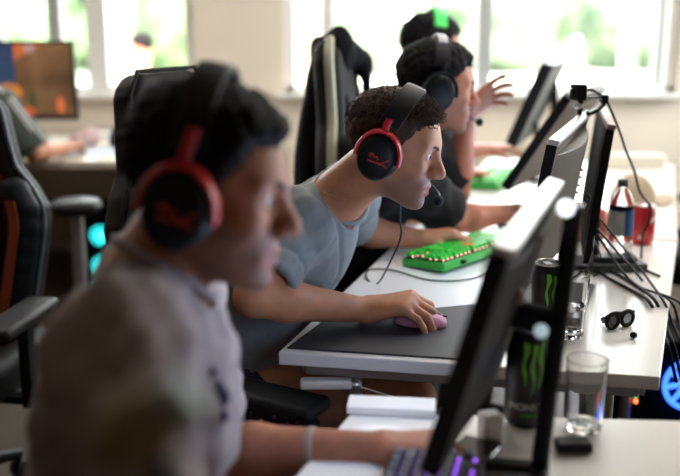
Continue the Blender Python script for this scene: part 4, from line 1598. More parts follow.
# ---- the player at the window desk
JL = dict(pel=V(-1.76, 4.02, 0.56), che=V(-1.735, 4.10, 0.86), nek=V(-1.71, 4.20, 1.075), sR=V(-1.50, 4.17, 1.005), sL=V(-1.89, 4.20, 1.005),
          eR=V(-1.36, 4.17, 0.80), eL=V(-2.0, 4.28, 0.81), wR=V(-1.30, 4.42, 0.785), wL=V(-1.86, 4.48, 0.785),
          hipR=V(-1.64, 4.03, 0.54), hipL=V(-1.88, 4.03, 0.54), kneR=V(-1.62, 4.46, 0.545), kneL=V(-1.9, 4.46, 0.545), ankR=V(-1.62, 4.42, 0.09), ankL=V(-1.9, 4.42, 0.09))
HL = Head(V(-1.715, 4.30, 1.225), yaw=88, pitch=6)
OL = (-1.76, 4.02, 0.0)
pl = build_person('player in dark green jersey with white shoulder stripes at the window desk', JL, HL, SKIN_M, 0.0065, OL,
                  hands=dict(R=dict(f=(0.35, 0.94, 0.1), n=(0, -0.1, 1), curls=((30, 34, 20),) * 4, thumb=(0.5, 0.35, 0.3)),
                             L=dict(f=(0.2, 0.98, 0.1), n=(0, -0.1, 1), curls=((25, 30, 20),) * 4, thumb=(0.5, 0.35, 0.3))))
shirt(pl, JL, HL, cloth('dark_green_jersey', (0.050, 0.066, 0.050)), 0.008, OL, g=0.013, gb=0.03, sleeve=0.95, seed=23, drop=0.14, sleeve_r=(0.078, 0.082))
hair_cap(pl, HL, HAIR_BROWN, 0.007, OL, top=0.02, side=0.012, hairline=0.06, seed=12, nape=-0.06, lump=0.003)
trousers(pl, JL, MATS['black_trouser_cloth'], 'trousers', 0.011, OL, 1.2)
for k in (-1, 1):
    pts = []
    for t in np.linspace(-0.15, 0.9, 12):
        q = JL['sR'] + (JL['eR'] - JL['sR']) * max(t, 0) + V(-0.19, 0.01, 0.055) * max(-t, 0)
        pts.append(q + V(0.052 + 0.022 * k, -0.040 + 0.006 * k, 0.058 - 0.020 * k) * 1.0 - V(*OL))
    MB().strip(pts, 0.012, 0.010, V(0.3, -0.8, 0.3)).build('white_stripe', mat('white_trim_cloth', (0.75, 0.75, 0.75), 0.8), pl, smooth=True)

# ---- a person sitting outside the left window
JO = dict(pel=V(-1.66, 8.35, 0.36), che=V(-1.70, 8.32, 0.68), nek=V(-1.735, 8.30, 0.90), sR=V(-1.74, 8.50, 0.83), sL=V(-1.74, 8.10, 0.83),
          eR=V(-1.84, 8.52, 0.60), eL=V(-1.84, 8.08, 0.60), wR=V(-2.02, 8.42, 0.52), wL=V(-2.02, 8.2, 0.52),
          hipR=V(-1.68, 8.45, 0.33), hipL=V(-1.68, 8.24, 0.33), kneR=V(-2.12, 8.45, 0.34), kneL=V(-2.12, 8.24, 0.34), ankR=V(-2.1, 8.45, -0.1), ankL=V(-2.1, 8.24, -0.1))
HO = Head(at(142, 47, 8.3), yaw=172, pitch=14)
OO = (-1.66, 8.35, -0.2)
_lo = dict(JO)
po = build_person('person in white shirt sitting outside beyond the left window', JO, HO, SKIN_B, 0.012, OO,
                  hands=dict(R=dict(f=(-0.98, -0.1, -0.1), n=(0, 0, 1), curls=((25, 30, 20),) * 4), L=dict(f=(-0.98, 0.1, -0.1), n=(0, 0, 1), curls=((25, 30, 20),) * 4)), legs=False)
shirt(po, JO, HO, cloth('white_cotton', (0.80, 0.80, 0.80)), 0.012, OO, g=0.013, gb=0.03, sleeve=0.8, seed=29, drop=0.10)
hair_cap(po, HO, HAIR_BLACK, 0.009, OO, top=0.02, side=0.014, hairline=0.06, seed=15, nape=-0.07, lump=0.004)
trousers(po, JO, mat('pale_trouser_cloth', (0.55, 0.55, 0.55), 0.9), 'trousers', 0.015, OO, 1.2)
bn = thing('bench', 'pale garden bench outside under the person in white', 'bench', (-1.70, 8.35, -0.2))
MB().box((0, 0, 0.375), (0.45, 1.6, 0.05)).build('seat', BARK, bn, bevel=0.01)
for sy in (-0.65, 0.65): MB().box((0, sy, 0.175), (0.36, 0.06, 0.35)).build('leg', BARK, bn, bevel=0.01)

# chairs the hidden players sit on
c4 = gaming_chair('black gaming chair of the farthest player, behind the black jacket', (0.20, 3.66, 0), math.radians(-10), PIPE_DARK, recline=4)
gaming_chair('black gaming chair of the front player, outside the left edge', (-0.42, 1.12, 0), math.radians(-4), PIPE_DARK, recline=22)

# black jacket over the olive-edged chair
vj = Vol((-0.40, 2.55, 0.50), (0.35, 3.35, 1.50), 0.009)
ct = at(330, 40, 3.0)
for (px, py, yy, r) in ((341, 47, 2.98, 0.042), (332, 54, 3.00, 0.052), (325, 72, 3.02, 0.060), (321, 98, 3.02, 0.066), (318, 130, 3.02, 0.070), (317, 165, 3.02, 0.074), (317, 205, 3.02, 0.078), (320, 240, 3.02, 0.075)):
    p = at(px, py, yy)
    vj.ell(p, (r * 0.8, r * 1.5, r * 1.25), None, 0.05)
vj.ell(at(364, 62, 3.14), (0.030, 0.06, 0.04), None, 0.04)
vj.ell(at(367, 84, 3.16), (0.024, 0.05, 0.05), None, 0.04)
vj.cone(at(341, 47, 2.98), at(362, 62, 3.14), 0.035, 0.03, 0.04)
oj = vol_object('jacket', vj, M_CLOTHBLACK, None, at(318, 240, 3.03), 2, lambda v: 0.010 * wave(v, 31, 22, 5, (1, 1, 0.35)) + 0.005 * wave(v, 32, 60, 5, (1, 1, 0.4)))
tag(oj, 'black jacket hung over the olive-edged gaming chair', 'jacket')

# ================================================================== THINGS ON THE TABLES
M_GREEN = mat('bright_green_keys', (0.035, 0.58, 0.045), 0.35, spec=0.6)
M_GREENCASE = mat('green_case', (0.025, 0.42, 0.04), 0.35, spec=0.6)
ROWS = [[1, -1, 1, 1, 1, 1, -.5, 1, 1, 1, 1, -.5, 1, 1, 1, 1, -.25, 1, 1, 1],
        [1] * 13 + [2, -.25, 1, 1, 1],
        [1.5] + [1] * 12 + [1.5, -.25, 1, 1, 1],
        [1.75] + [1] * 11 + [2.25],
        [2.25] + [1] * 10 + [2.75, -1.25, 1],
        [1.25, 1.25, 1.25, 6.25, 1.25, 1.25, 1.25, 1.25, -.25, 1, 1, 1]]
KEYMESH = {}


def keycap(wd, m):
    k = (round(wd, 2), m.name)
    if k not in KEYMESH:
        a, b, t0, t1 = (wd * 0.019 - 0.002) / 2, 0.0083, 0.0028, 0.0095
        v = [(-a, -b, 0), (a, -b, 0), (a, b, 0), (-a, b, 0)]
        v += [(-a + t0 * .8, -b + t0 * .6, t1), (a - t0 * .8, -b + t0 * .6, t1), (a - t0 * .8, b - t0, t1), (-a + t0 * .8, b - t0, t1)]
        me = mesh_np('keycap', v, [[0, 3, 2, 1], [4, 5, 6, 7], [0, 1, 5, 4], [1, 2, 6, 5], [2, 3, 7, 6], [3, 0, 4, 7]], False)
        me.materials.append(m)
        KEYMESH[k] = me
    return KEYMESH[k]


def keyboard(label, c, rz, case, keys, led, odd=None, every=3, group='keyboards'):
    root = thing('keyboard', label, 'keyboard', c, rz, group)
    W, D = 0.362, 0.140
    tl = math.radians(4)
    Rt = np.array([[1, 0, 0], [0, math.cos(tl), -math.sin(tl)], [0, math.sin(tl), math.cos(tl)]])
    MB().box((0, 0, 0.0155), (W, D, 0.022), Rt).build('case', case, root, bevel=0.004)
    MB().box(Rt @ V(0, 0, 0.0275) + V(0, 0, 0.0), (W - 0.012, D - 0.014, 0.003), Rt).build('switch_plate', M_BLACK, root)
    MB().box((0.10, D / 2 + 0.004, 0.022), (0.016, 0.012, 0.010), Rt).build('cable_plug', M_BLACK, root, bevel=0.002)
    lm = mat('key_glow_%d_%d_%d' % tuple(int(99 * q) for q in led), (0.1, 0.1, 0.1), 0.4, emit=led, estr=2.0)
    for i, y in enumerate((0.0480, 0.0245, 0.0055, -0.0135, -0.0325, -0.0515)):
        x = -17.9 * 0.019 / 2 + 0.0
        g = MB()
        for wd in ROWS[i]:
            if wd < 0:
                x += -wd * 0.019
                continue
            p = Rt @ V(x + wd * 0.0095, y + 0.002, 0.0345)
            mm = keys if not odd or (i, round(x, 3)) not in odd else odd[(i, round(x, 3))]
            o = bpy.data.objects.new('keycap', keycap(wd, mm))
            COL.objects.link(o)
            o.parent = root
            o.location = Vector(p.tolist())
            o.rotation_euler = (tl, 0, 0)
            g.ball(Rt @ V(x + wd * 0.0095, y + 0.0115, 0.0315), 0.0026, 6)
            x += wd * 0.019
        g.build('key_light', lm, root, smooth=True)
    return root


kA, kB = onz(400, 266), onz(446, 276)
kdir = V(0.667, 0.745, 0)
kc = (kA + kB) / 2 + kdir * 0.181
kg = keyboard('bright green keyboard turned askew on the middle table', (kc[0], kc[1], 0.7405), math.atan2(-0.745, -0.667), M_GREENCASE, M_GREEN, (1.0, 0.55, 0.40))
ok = [o for o in kg.children if o.name.startswith('keycap')]
for i in (24, 25, 41):
    ok[i].data = keycap(1, mat('orange_keys', (0.85, 0.22, 0.02), 0.4))
    ok[i]['label'] = 'orange key'
kf_ = V(0.105, 1.10, 0)
keyboard('dark keyboard lit purple under the front player\'s hand', (kf_[0] - 0.005, kf_[1] + 0.005, 0.7405), math.radians(-90 - 14), M_BLACK, mat('dark_keys', (0.03, 0.025, 0.06), 0.4), (0.35, 0.10, 1.0))
kd_ = onz(488, 183)
keyboard('green keyboard on the rear table under the farthest player\'s hand', (kd_[0] + 0.02, kd_[1], 0.7405), math.radians(-90 - 25), M_GREENCASE, M_GREEN, (0.4, 1.0, 0.4))

# mouse pad and mouse
pq = [onz(287, 349, .7405), onz(472, 361, .7405), onz(478, 305, .7405), onz(326, 320, .7405)]
pc = sum(pq) / 4
tag(MB().prism([(p[0] - pc[0], p[1] - pc[1]) for p in pq], 0, 0.004).build('mouse_pad', mat('charcoal_mouse_mat', (0.028, 0.029, 0.034), 0.6, bump=0.2, bscale=500), None, bevel=0.0015),
    'large black mouse pad on the middle table', 'mouse pad').location = Vector((pc[0], pc[1], 0.7405))


def mouse(label, c, rz, m, group='computer mice'):
    root = thing('mouse', label, 'mouse', c, rz, group)
    vol = Vol((-0.075, -0.045, -0.005), (0.075, 0.045, 0.05), 0.0025)
    vol.ell((-0.008, 0, 0.010), (0.052, 0.031, 0.026), None, 0.0)
    vol.ell((0.022, 0, 0.008), (0.034, 0.028, 0.018), None, 0.02)
    vol.half((0, 0, 0.0005), (0, 0, -1))
    v, f = vol.mesh(1)
    link('shell', mesh_np('shell', v, f), m, root)
    MB().lathe([(0.001, -0.004), (0.009, -0.004), (0.010, 0), (0.009, 0.004), (0.001, 0.004)], (0.036, 0, 0.021), 14, (0, 1, 0)).build('scroll_wheel', M_BLACK, root, smooth=True)
    MB().box((0.034, 0, 0.0235), (0.045, 0.0012, 0.004)).build('button_seam', M_BLACK, root)
    return root


mc = onz(419, 324, 0.745)
mouse('pink mouse under the hand on the black mouse pad', (mc[0] + 0.004, mc[1] - 0.003, 0.7447), math.radians(-16), mat('pink_gloss', (0.62, 0.24, 0.34), 0.3, spec=0.6))
m2 = onz(470, 187)
mouse('white mouse on the rear table near the farthest player', (m2[0] + 0.22, m2[1] + 0.20, 0.7405), math.radians(-20), M_WHITE)


# drinks
def claw(rad, z0, z1, m, parent):
    """three clawed vertical strokes round the can"""
    mb = MB()
    for k, (a0, top, bot) in enumerate(((-0.42, 1.0, 0.18), (0.0, 0.95, 0.0), (0.42, 1.0, 0.12))):
        pts, n = [], 14
        for i in range(n + 1):
            t = i / n
            z = z1 - (z1 - z0) * (1 - (top - (top - bot) * t)) if False else z0 + (z1 - z0) * (bot + (top - bot) * (1 - t))
            a = a0 + 0.06 * math.sin(9 * t + k) + 0.05 * (1 - t)
            w = 0.15 * (1 - t) ** 0.6 * (0.75 + 0.25 * math.sin(11 * t + 2 * k)) + 0.01
            pts.append((a - w, a + w, z))
        v = []
        for a, b, z in pts:
            for q in np.linspace(a, b, 5): v.append((rad * math.sin(q), -rad * math.cos(q), z))
        f = [[i * 5 + j, i * 5 + j + 1, (i + 1) * 5 + j + 1, (i + 1) * 5 + j] for i in range(n) for j in range(4)]
        mb.add(v, f)
    mb.build('claw_mark', m, parent)


def wrap_text(txt, size, rad, z, m, parent, name='lettering', ang0=0.0):
    cu = bpy.data.curves.new('lettering', 'FONT')
    cu.body, cu.size, cu.align_x, cu.extrude = txt, size, 'CENTER', 0.0
    o = bpy.data.objects.new('lettering_tmp', cu)
    COL.objects.link(o)
    bpy.context.view_layer.update()
    me = bpy.data.meshes.new_from_object(o.evaluated_get(bpy.context.evaluated_depsgraph_get()))
    bpy.data.objects.remove(o, do_unlink=True)
    bpy.data.curves.remove(cu)
    for v in me.vertices:
        a = v.co.x / rad + ang0
        v.co = Vector((rad * math.sin(a), -rad * math.cos(a), z + v.co.y))
    me.materials.clear()
    return link(name, me, m, parent)


def can(label, c, h, r, body, rz=0.0, group='drink cans'):
    root = thing('drink_can', label, 'can', c, rz, group)
    MB().lathe([(r * 0.70, 0), (r * 0.80, 0.001), (r, 0.011), (r, h - 0.014), (r * 0.84, h - 0.004)], (0, 0, 0), 36).build('body', body, root, smooth=True)
    MB().lathe([(r * 0.84, h - 0.0045), (r * 0.86, h - 0.001), (r * 0.84, h), (r * 0.79, h - 0.001), (r * 0.77, h - 0.006), (0.001, h - 0.006)], (0, 0, 0), 36).build('lid', M_SILVER, root, smooth=True)
    MB().box((0, 0.006, h - 0.004), (0.014, 0.024, 0.0012)).build('pull_tab', M_SILVER, root, bevel=0.0005)
    return root


M_CANB = mat('black_can_paint', (0.010, 0.011, 0.010), 0.35, spec=0.6)
M_CLAW = mat('lime_green_ink', (0.16, 0.62, 0.03), 0.4)
M_INK = mat('white_ink', (0.72, 0.72, 0.68), 0.5)
for lab, cc, ang in (('black can with green claw marks on the front table', onz(527, 430), 8),
                     ('black can with green claw marks on the middle table, half hidden', onz(548, 345), 10)):
    k = can(lab, (cc[0], cc[1] + 0.03, 0.7405), 0.168, 0.0333, M_CANB, math.radians(ang))
    claw(0.0336, 0.060, 0.150, M_CLAW, k)
    wrap_text('MONSTER', 0.0165, 0.0336, 0.034, M_INK, k)
    wrap_text('ENERGY', 0.0090, 0.0336, 0.022, M_CLAW, k)
rc = onz(645, 246)
k = can('red soda can beside the plastic bottle', (rc[0], rc[1] + 0.03, 0.7405), 0.118, 0.0335, mat('red_can_paint', (0.52, 0.012, 0.02), 0.3, spec=0.6), math.radians(-10))
MB().strip([V(0.0338 * math.sin(a), -0.0338 * math.cos(a), 0.062 + 0.022 * math.sin(a * 1.1)) for a in np.linspace(0.25, 2.6, 20)], 0.010, 0.0008, (0, 0, 1)).build('white_wave', M_INK, k, smooth=True)
MB().add([(0.0338 * math.sin(a), -0.0338 * math.cos(a), z) for z in (0.018, 0.032) for a in (-0.55, -0.45, -0.35, -0.25)], [[0, 1, 5, 4], [1, 2, 6, 5], [2, 3, 7, 6]]).build('small_pale_square', mat('pale_pink_ink', (0.7, 0.4, 0.4), 0.5), k)


def tumbler(label, c, h, r, level):
    root = thing('tumbler', label, 'glass', c, 0.2, 'clear glass tumblers')
    n = 24
    prof = [(0.001, 0), (r * 0.80, 0), (r * 0.84, 0.004), (r * 0.93, h * 0.5), (r, h - 0.001), (r - 0.0012, h), (r - 0.0026, h - 0.001), (r * 0.93 - 0.003, h * 0.5), (r * 0.80 - 0.002, 0.014), (0.001, 0.012)]
    m = MB().lathe(prof, (0, 0, 0), n, caps=False)
    v = []
    for i, p in enumerate(m.v):
        k = i % n
        fz = 1 - 0.035 * (k % 2) if 0.004 < p[2] < h * 0.72 and (i // n) in (2, 3) else 1
        v.append((p[0] * fz, p[1] * fz, p[2]))
    m.v = v
    m.build('glass_wall', glass_mat('clear_glass', (0.97, 0.98, 0.98)), root, smooth=True)
    if level:
        MB().lathe([(0.001, 0.0135), (r * 0.80 - 0.0026, 0.0150), (r * 0.93 - 0.0036, h * 0.5), (r * 0.93 - 0.0030, level), (0.001, level)], (0, 0, 0), n, caps=False).build('water', glass_mat('water', (0.98, 0.99, 1.0), 0.0, 1.33), root, smooth=True)
    return root


g1 = onz(588, 436)
tumbler('clear glass tumbler on the front table, by the black can', (g1[0], g1[1] + 0.03, 0.7405), 0.120, 0.034, 0.0)
g2 = onz(571, 341)
tumbler('clear glass tumbler on the middle table, behind the monitor stand', (g2[0], g2[1] + 0.04, 0.7405), 0.135, 0.042, 0.06)

# bottle
bq = onz(621, 263)
bt = thing('bottle', 'clear plastic water bottle with blue label beside the red can', 'bottle', (bq[0], bq[1] + 0.03, 0.7405))
MB().lathe([(0.001, 0), (0.028, 0), (0.034, 0.006), (0.034, 0.05), (0.032, 0.055), (0.034, 0.06), (0.034, 0.150), (0.030, 0.172), (0.017, 0.196), (0.0135, 0.203), (0.0135, 0.218), (0.001, 0.218)], (0, 0, 0), 32, caps=False).build('body', glass_mat('clear_plastic', (0.93, 0.96, 0.98), 0.05, 1.3), bt, smooth=True)
MB().lathe([(0.0345, 0.075), (0.0345, 0.145)], (0, 0, 0), 32, caps=False).build('label', mat('blue_label', (0.03, 0.12, 0.36), 0.4), bt, smooth=True)
pb_ = MB()
pb_.add([(0.0348 * math.sin(a), -0.0348 * math.cos(a), z) for z in (0.078, 0.142) for a in np.linspace(-1.5, 0.05, 8)], [[i, i + 1, 9 + i, 8 + i] for i in range(7)])
pb_.build('label_panel', mat('silver_label', (0.62, 0.68, 0.72), 0.35), bt)
MB().lathe([(0.0148, 0.207), (0.0150, 0.224), (0.013, 0.226), (0.001, 0.226)], (0, 0, 0), 24).build('cap', mat('dark_green_cap', (0.03, 0.06, 0.05), 0.5), bt, smooth=True)

# dark boxes below the bottle
bx = onz(624, 274)
b1 = MB().box((0, 0, 0.011), (0.145, 0.085, 0.022)).build('dark_case', mat('dark_grey_green', (0.045, 0.055, 0.05), 0.5), None, bevel=0.003)
b1.location, b1.rotation_euler = Vector((bx[0] - 0.01, bx[1] + 0.05, 0.7405)), (0, 0, math.radians(4))
tag(b1, 'flat dark grey-green case under a thinner one, in front of the bottle', 'case')
b2 = MB().box((0, 0, 0.008), (0.115, 0.060, 0.014)).build('dark_case', mat('black_grey', (0.022, 0.024, 0.024), 0.5), None, bevel=0.003)
b2.location, b2.rotation_euler = Vector((bx[0] - 0.015, bx[1] + 0.055, 0.7625)), (0, 0, math.radians(-3))
tag(b2, 'thin black case lying on top of the grey-green one', 'case')

# orange-red packet behind the cables
og = onz(588, 268)
vp = Vol((-0.12, -0.09, -0.01), (0.12, 0.09, 0.14), 0.004)
vp.ell((-0.03, 0, 0.045), (0.045, 0.035, 0.050), None, 0.0)
vp.ell((0.035, 0.0, 0.045), (0.050, 0.035, 0.048), None, 0.03)
vp.ell((-0.01, 0, 0.085), (0.050, 0.020, 0.030), None, 0.03)
vp.half((0, 0, 0.001), (0, 0, -1))
op = vol_object('snack_bag', vp, mat('orange_red_foil', (0.55, 0.14, 0.08), 0.4), None, (0, 0, 0), 1, lambda v: 0.005 * wave(v, 41, 90, 6) * (v[:, 2] > 0.01))
op.location = Vector((0.735, 2.76, 0.7405))
tag(op, 'crumpled orange-red bag half hidden behind the edge-on black monitor', 'bag')

# sunglasses
sg = onz(620, 328)
gl = thing('sunglasses', 'dark sunglasses with pale lens on the white table', 'sunglasses', (sg[0], sg[1], 0.7405), math.radians(28))
for s in (-1, 1):
    rim = [V(s * 0.021 + 0.0165 * math.cos(a), 0.002, 0.019 + 0.0165 * math.sin(a) * (1.0 if math.sin(a) < 0 else 0.9)) for a in np.linspace(0, 2 * PI, 25)[:-1]]
    MB().tube(rim, 0.0050, 8, closed=True).build('rim', M_BLACK, gl, smooth=True)
    MB().lathe([(0.001, -0.0008), (0.0158, -0.0008), (0.0158, 0.0008), (0.001, 0.0012)], (s * 0.021, 0.002, 0.019), 24, (0, -1, 0)).build('lens', mat('pale_blue_lens' if s > 0 else 'smoke_lens', (0.42, 0.56, 0.66) if s > 0 else (0.04, 0.05, 0.06), 0.12), gl, smooth=True)
    MB().strip(spline([V(s * 0.038, 0.001, 0.027), V(s * 0.041, 0.010, 0.025), V(s * 0.036, 0.020, 0.018), V(s * 0.012, 0.026, 0.008), V(-s * 0.020, 0.028 + 0.006 * s, 0.006)], 5), 0.006, 0.003, (0, 0, 1)).build('temple', M_BLACK, gl, smooth=True)
MB().tube(spline([V(-0.005, 0.002, 0.026), V(0, 0, 0.0285), V(0.005, 0.002, 0.026)], 4), 0.003, 8).build('bridge', M_BLACK, gl, smooth=True)
MB().tube(spline([V(-0.040, 0.002, 0.030), V(-0.02, -0.001, 0.037), V(0, -0.002, 0.0345), V(0.02, -0.001, 0.037), V(0.040, 0.002, 0.030)], 5), 0.0032, 8).build('brow_bar', M_BLACK, gl, smooth=True)
kx = onz(627, 333)
tag(MB().ball((0, 0, 0.007), (0.008, 0.007, 0.007), 12).build('adapter_plug', M_BLACK, None, smooth=True), 'tiny black plug lying before the sunglasses', 'plug').location = Vector((kx[0] + .003, kx[1] - 0.035, 0.7405))

# beige cap on the rear table
cx = onz(640, 206)
cp_ = thing('cap', 'beige cap with brim lying on the white table at right', 'cap', (cx[0], cx[1] + 0.06, 0.7405), math.radians(8))
vc = Vol((-0.12, -0.12, -0.01), (0.12, 0.12, 0.14), 0.005)
vc.ell((-0.01, 0, 0.0), (0.082, 0.085, 0.108), None, 0)
vc.ell((-0.01, 0, -0.02), (0.074, 0.077, 0.10), None, 0.004, 's')
vc.half((0, 0, 0.001), (0, 0, -1))
M_BEIGE = cloth('beige_twill', (0.52, 0.41, 0.29))
o = vol_object('crown', vc, M_BEIGE, cp_, None, 1, lambda v: 0.002 * wave(v, 51, 40, 5))
brim = MB()
pts = [(0.055 + 0.085 * math.cos(a), 0.075 * math.sin(a)) for a in np.linspace(-PI / 2, PI / 2, 16)]
brim.prism(pts, 0.001, 0.006)
brim.v = [(p[0], p[1], p[2] + 0.018 * (1 - (p[1] / 0.075) ** 2)) for p in brim.v]
brim.build('brim', M_BEIGE, cp_, bevel=0.001)
lb = onz(611, 154)
o = MB().box((0, 0, 0.03), (0.27, 0.07, 0.06)).build('box', mat('cream_card', (0.80, 0.74, 0.62), 0.7), None, bevel=0.01)
o.location = Vector((lb[0] - 0.02, 4.13, 0.7405))
tag(o, 'long cream box at the far end of the rear table', 'box')
hb = onz(672, 214)
hr = MB().strip([V(0.07 * math.cos(a), 0, 0.005 + 0.085 * math.sin(a)) for a in np.linspace(0, PI, 18)], 0.03, 0.012, (0, 1, 0)).build('spare_headset', M_BLACK, None, smooth=True)

bpy.data.objects.remove(hr, do_unlink=True)

# small things on the front table
w_ = onz(492, 446)
o = MB().box((0, 0, 0.024), (0.036, 0.036, 0.047)).build('power_adapter', M_WHITE, None, bevel=0.007)
o.location, o.rotation_euler = Vector((w_[0], w_[1] + 0.02, 0.7405)), (0, 0, 0.3)
tag(o, 'small white block on the front table behind the nearest monitor', 'adapter')
p_ = onz(486, 460)
o = MB().box((0, 0, 0.005), (0.15, 0.065, 0.010)).build('phone', M_GLOSS, None, bevel=0.004)
o.location, o.rotation_euler = Vector((p_[0] - 0.03, p_[1] - 0.01, 0.7405)), (0, 0, math.radians(62))
tag(o, 'black phone lying flat beside the white block', 'phone')
f_ = onz(575, 455)
o = MB().box((0, 0, 0.009), (0.056, 0.034, 0.017)).build('black_box', M_BLACK, None, bevel=0.004)
o.location = Vector((f_[0], f_[1] + 0.015, 0.7405))
tag(o, 'small flat black box in front of the front tumbler', 'box')
wp = onz(392, 416)
o = MB().box((0, 0, 0.007), (0.150, 0.055, 0.013)).build('white_box', M_PAPER, None, bevel=0.002)
o.location, o.rotation_euler = Vector((wp[0] + 0.0, wp[1] + 0.025, 0.7405)), (0, 0, math.radians(-6))
tag(o, 'flat white box at the far edge of the front table', 'box')

# things on the window desk
def on_desk(px, py): return onz(px, py, 0.7405)


q = on_desk(78, 147)
vb = Vol((-0.12, -0.09, -0.01), (0.12, 0.09, 0.12), 0.006)
vb.ell((0, 0, 0.03), (0.075, 0.05, 0.045), None, 0)
vb.ell((0.03, 0.01, 0.05), (0.045, 0.035, 0.04), None, 0.03)
vb.half((0, 0, 0.001), (0, 0, -1))
o = vol_object('paper_bag', vb, mat('pale_pink_paper', (0.75, 0.55, 0.55), 0.8), None, (0, 0, 0), 1, lambda v: 0.006 * wave(v, 61, 70, 5) * (v[:, 2] > 0.01))
o.location = Vector((q[0] + 0.02, q[1] + 0.05, 0.7405))
tag(o, 'crumpled pale pink paper bag on the window desk', 'bag')
q = on_desk(115, 147)
bo = thing('bottle', 'small dark bottle on the window desk', 'bottle', (q[0], q[1], 0.7405))
MB().lathe([(0.001, 0), (0.024, 0), (0.025, 0.004), (0.025, 0.065), (0.012, 0.082), (0.012, 0.09), (0.001, 0.09)], (0, 0, 0), 20, caps=False).build('body', mat('dark_blue_plastic', (0.02, 0.03, 0.05), 0.3), bo, smooth=True)
MB().lathe([(0.013, 0.088), (0.013, 0.105), (0.001, 0.106)], (0, 0, 0), 20).build('cap', M_BLACK, bo, smooth=True)
q = on_desk(102, 151)
o = MB().box((0, 0, 0.002), (0.36, 0.30, 0.004)).build('mouse_pad', mat('pale_blue_mat', (0.50, 0.54, 0.64), 0.7), None, bevel=0.001)
o.location = Vector((q[0], q[1] - 0.02, 0.7405))
tag(o, 'pale blue mouse pad on the window desk', 'mouse pad')
q = on_desk(100, 141)
o = MB().box((0, 0, 0.012), (0.30, 0.12, 0.024)).build('paper_stack', M_PAPER, None, bevel=0.002)
o.location = Vector((q[0], q[1] + 0.17, 0.7405))
tag(o, 'stack of white paper on the window desk', 'paper')


# ------------------------------------------------------------------ webcam on the edge-on monitor
wc = thing('webcam', 'black webcam with clip on top of the edge-on monitor', 'webcam', tuple(at(603, 112, 2.38)))
L_ = lambda px, py, y: at(px, py, y) - at(603, 112, 2.38)
bd = L_(578.5, 92, 2.35)
MB().box(bd, (0.030, 0.038, 0.040), rotz(0.3)).build('camera_body', M_BLACK, wc, bevel=0.004)
MB().lathe([(0.001, 0), (0.010, 0), (0.011, 0.004), (0.008, 0.006), (0.001, 0.005)], bd + V(-0.014, 0, 0), 18, (-1, 0.2, 0)).build('lens', M_GLOSS, wc, smooth=True)
MB().strip([bd + V(0.006, 0, -0.008), L_(590, 97.5, 2.36), L_(604, 97, 2.38)], 0.02, 0.005, (0, 1, 0)).build('arm', M_BLACK, wc, smooth=True)
MB().strip([L_(605, 95, 2.38), L_(603, 104, 2.38), L_(597, 110, 2.38), L_(588, 114, 2.37), L_(586, 111, 2.37)], 0.03, 0.010, (0, 1, 0)).build('clamp', M_BLACK, wc, smooth=True)
MB().box(L_(604, 99, 2.38), (0.018, 0.03, 0.022)).build('hinge', M_BLACK, wc, bevel=0.004)
MB().ball(bd + V(0.002, 0, -0.034), (0.012, 0.012, 0.008), 14).build('ring', M_WHITE, wc, smooth=True)
MB().strip([bd + V(0.006, 0, -0.016), bd + V(0.006, 0.0, -0.05), bd + V(0.004, 0, -0.085)], 0.012, 0.012, (1, 0, 0)).build('bracket', M_BLACK, wc, smooth=True)
cab = [L_(584, 91, 2.36), L_(592, 90, 2.36), L_(599, 94, 2.38), L_(606, 100, 2.38), L_(614, 117, 2.40), L_(622, 138, 2.43), L_(625, 148, 2.45), L_(634, 170, 2.48), L_(640, 192, 2.51), L_(650, 206, 2.53),
       L_(649, 222, 2.53), L_(643, 234, 2.53), L_(641, 262, 2.53)]
e_ = onz(642, 268, 0.744) - at(603, 112, 2.38)
MB().tube(spline(cab + [e_, e_ + V(0.02, -0.08, 0)], 8), 0.0034, 8).build('cable', M_RUBBER, wc, smooth=True)

# cables hanging from the monitors across the table and over its right edge
CG = 'black cables at the right'
end = [onz(664, 302, .75), onz(672, 322, .70), at(682, 345, 2.0), at(690, 380, 2.05)]
CB = [
    ('black cable from the monitor back, uppermost of the bundle', [at(598, 216, 2.22), at(606, 226, 2.27), at(625, 250, 2.30), at(645, 275, 2.32)]),
    ('second black cable of the bundle, sagging across the table', [at(597, 228, 2.20), at(612, 246, 2.24), at(630, 266, 2.28), at(648, 286, 2.30)]),
    ('third black cable of the bundle, dropping steeply', [at(597, 234, 2.17), at(606, 248, 2.19), at(622, 271, 2.22), at(640, 287, 2.24)]),
]
for i, (lab, p) in enumerate(CB):
    d = V(0.012 * i, -0.01 * i, 0.004 * i)
    cable_thing('cable', lab, [np.asarray(k) for k in p] + [e + d for e in end], 0.0032, group=CG)
cable_thing('cable', 'thick black cable lying on the table, curving to the right edge', [onz(556, 279, .745), onz(575, 268, .745), onz(592, 264, .745), onz(615, 273, .745), onz(640, 288, .745)] + [e + V(-0.02, 0, 0.002) for e in end], 0.0042, group=CG)
cable_thing('cable', 'thick black cable lying on the table, nearest the player', [onz(555, 286, .745), onz(575, 277, .745), onz(592, 269, .745), onz(612, 280, .745), onz(640, 295, .745)] + [e + V(-0.035, -0.01, 0.0) for e in end], 0.0042, group=CG)
cable_thing('cable', 'thin black looped cable by the foot of the edge-on monitor', [at(594, 236, 1.98), at(592, 255, 1.98), onz(588, 270, .745), onz(596, 275, .745), onz(602, 262, .745), at(595, 240, 2.0)], 0.0022, group=CG)
cable_thing('cable', 'coiled black cable end beside the edge-on monitor', [at(587, 198, 2.1) + 0.008 * V(math.cos(a), 0.3 * math.sin(a), math.sin(a)) * (1 - 0.03 * a) for a in np.linspace(0, 13, 26)] + [at(586, 215, 2.12), at(582, 245, 2.14)], 0.0018, group=CG)

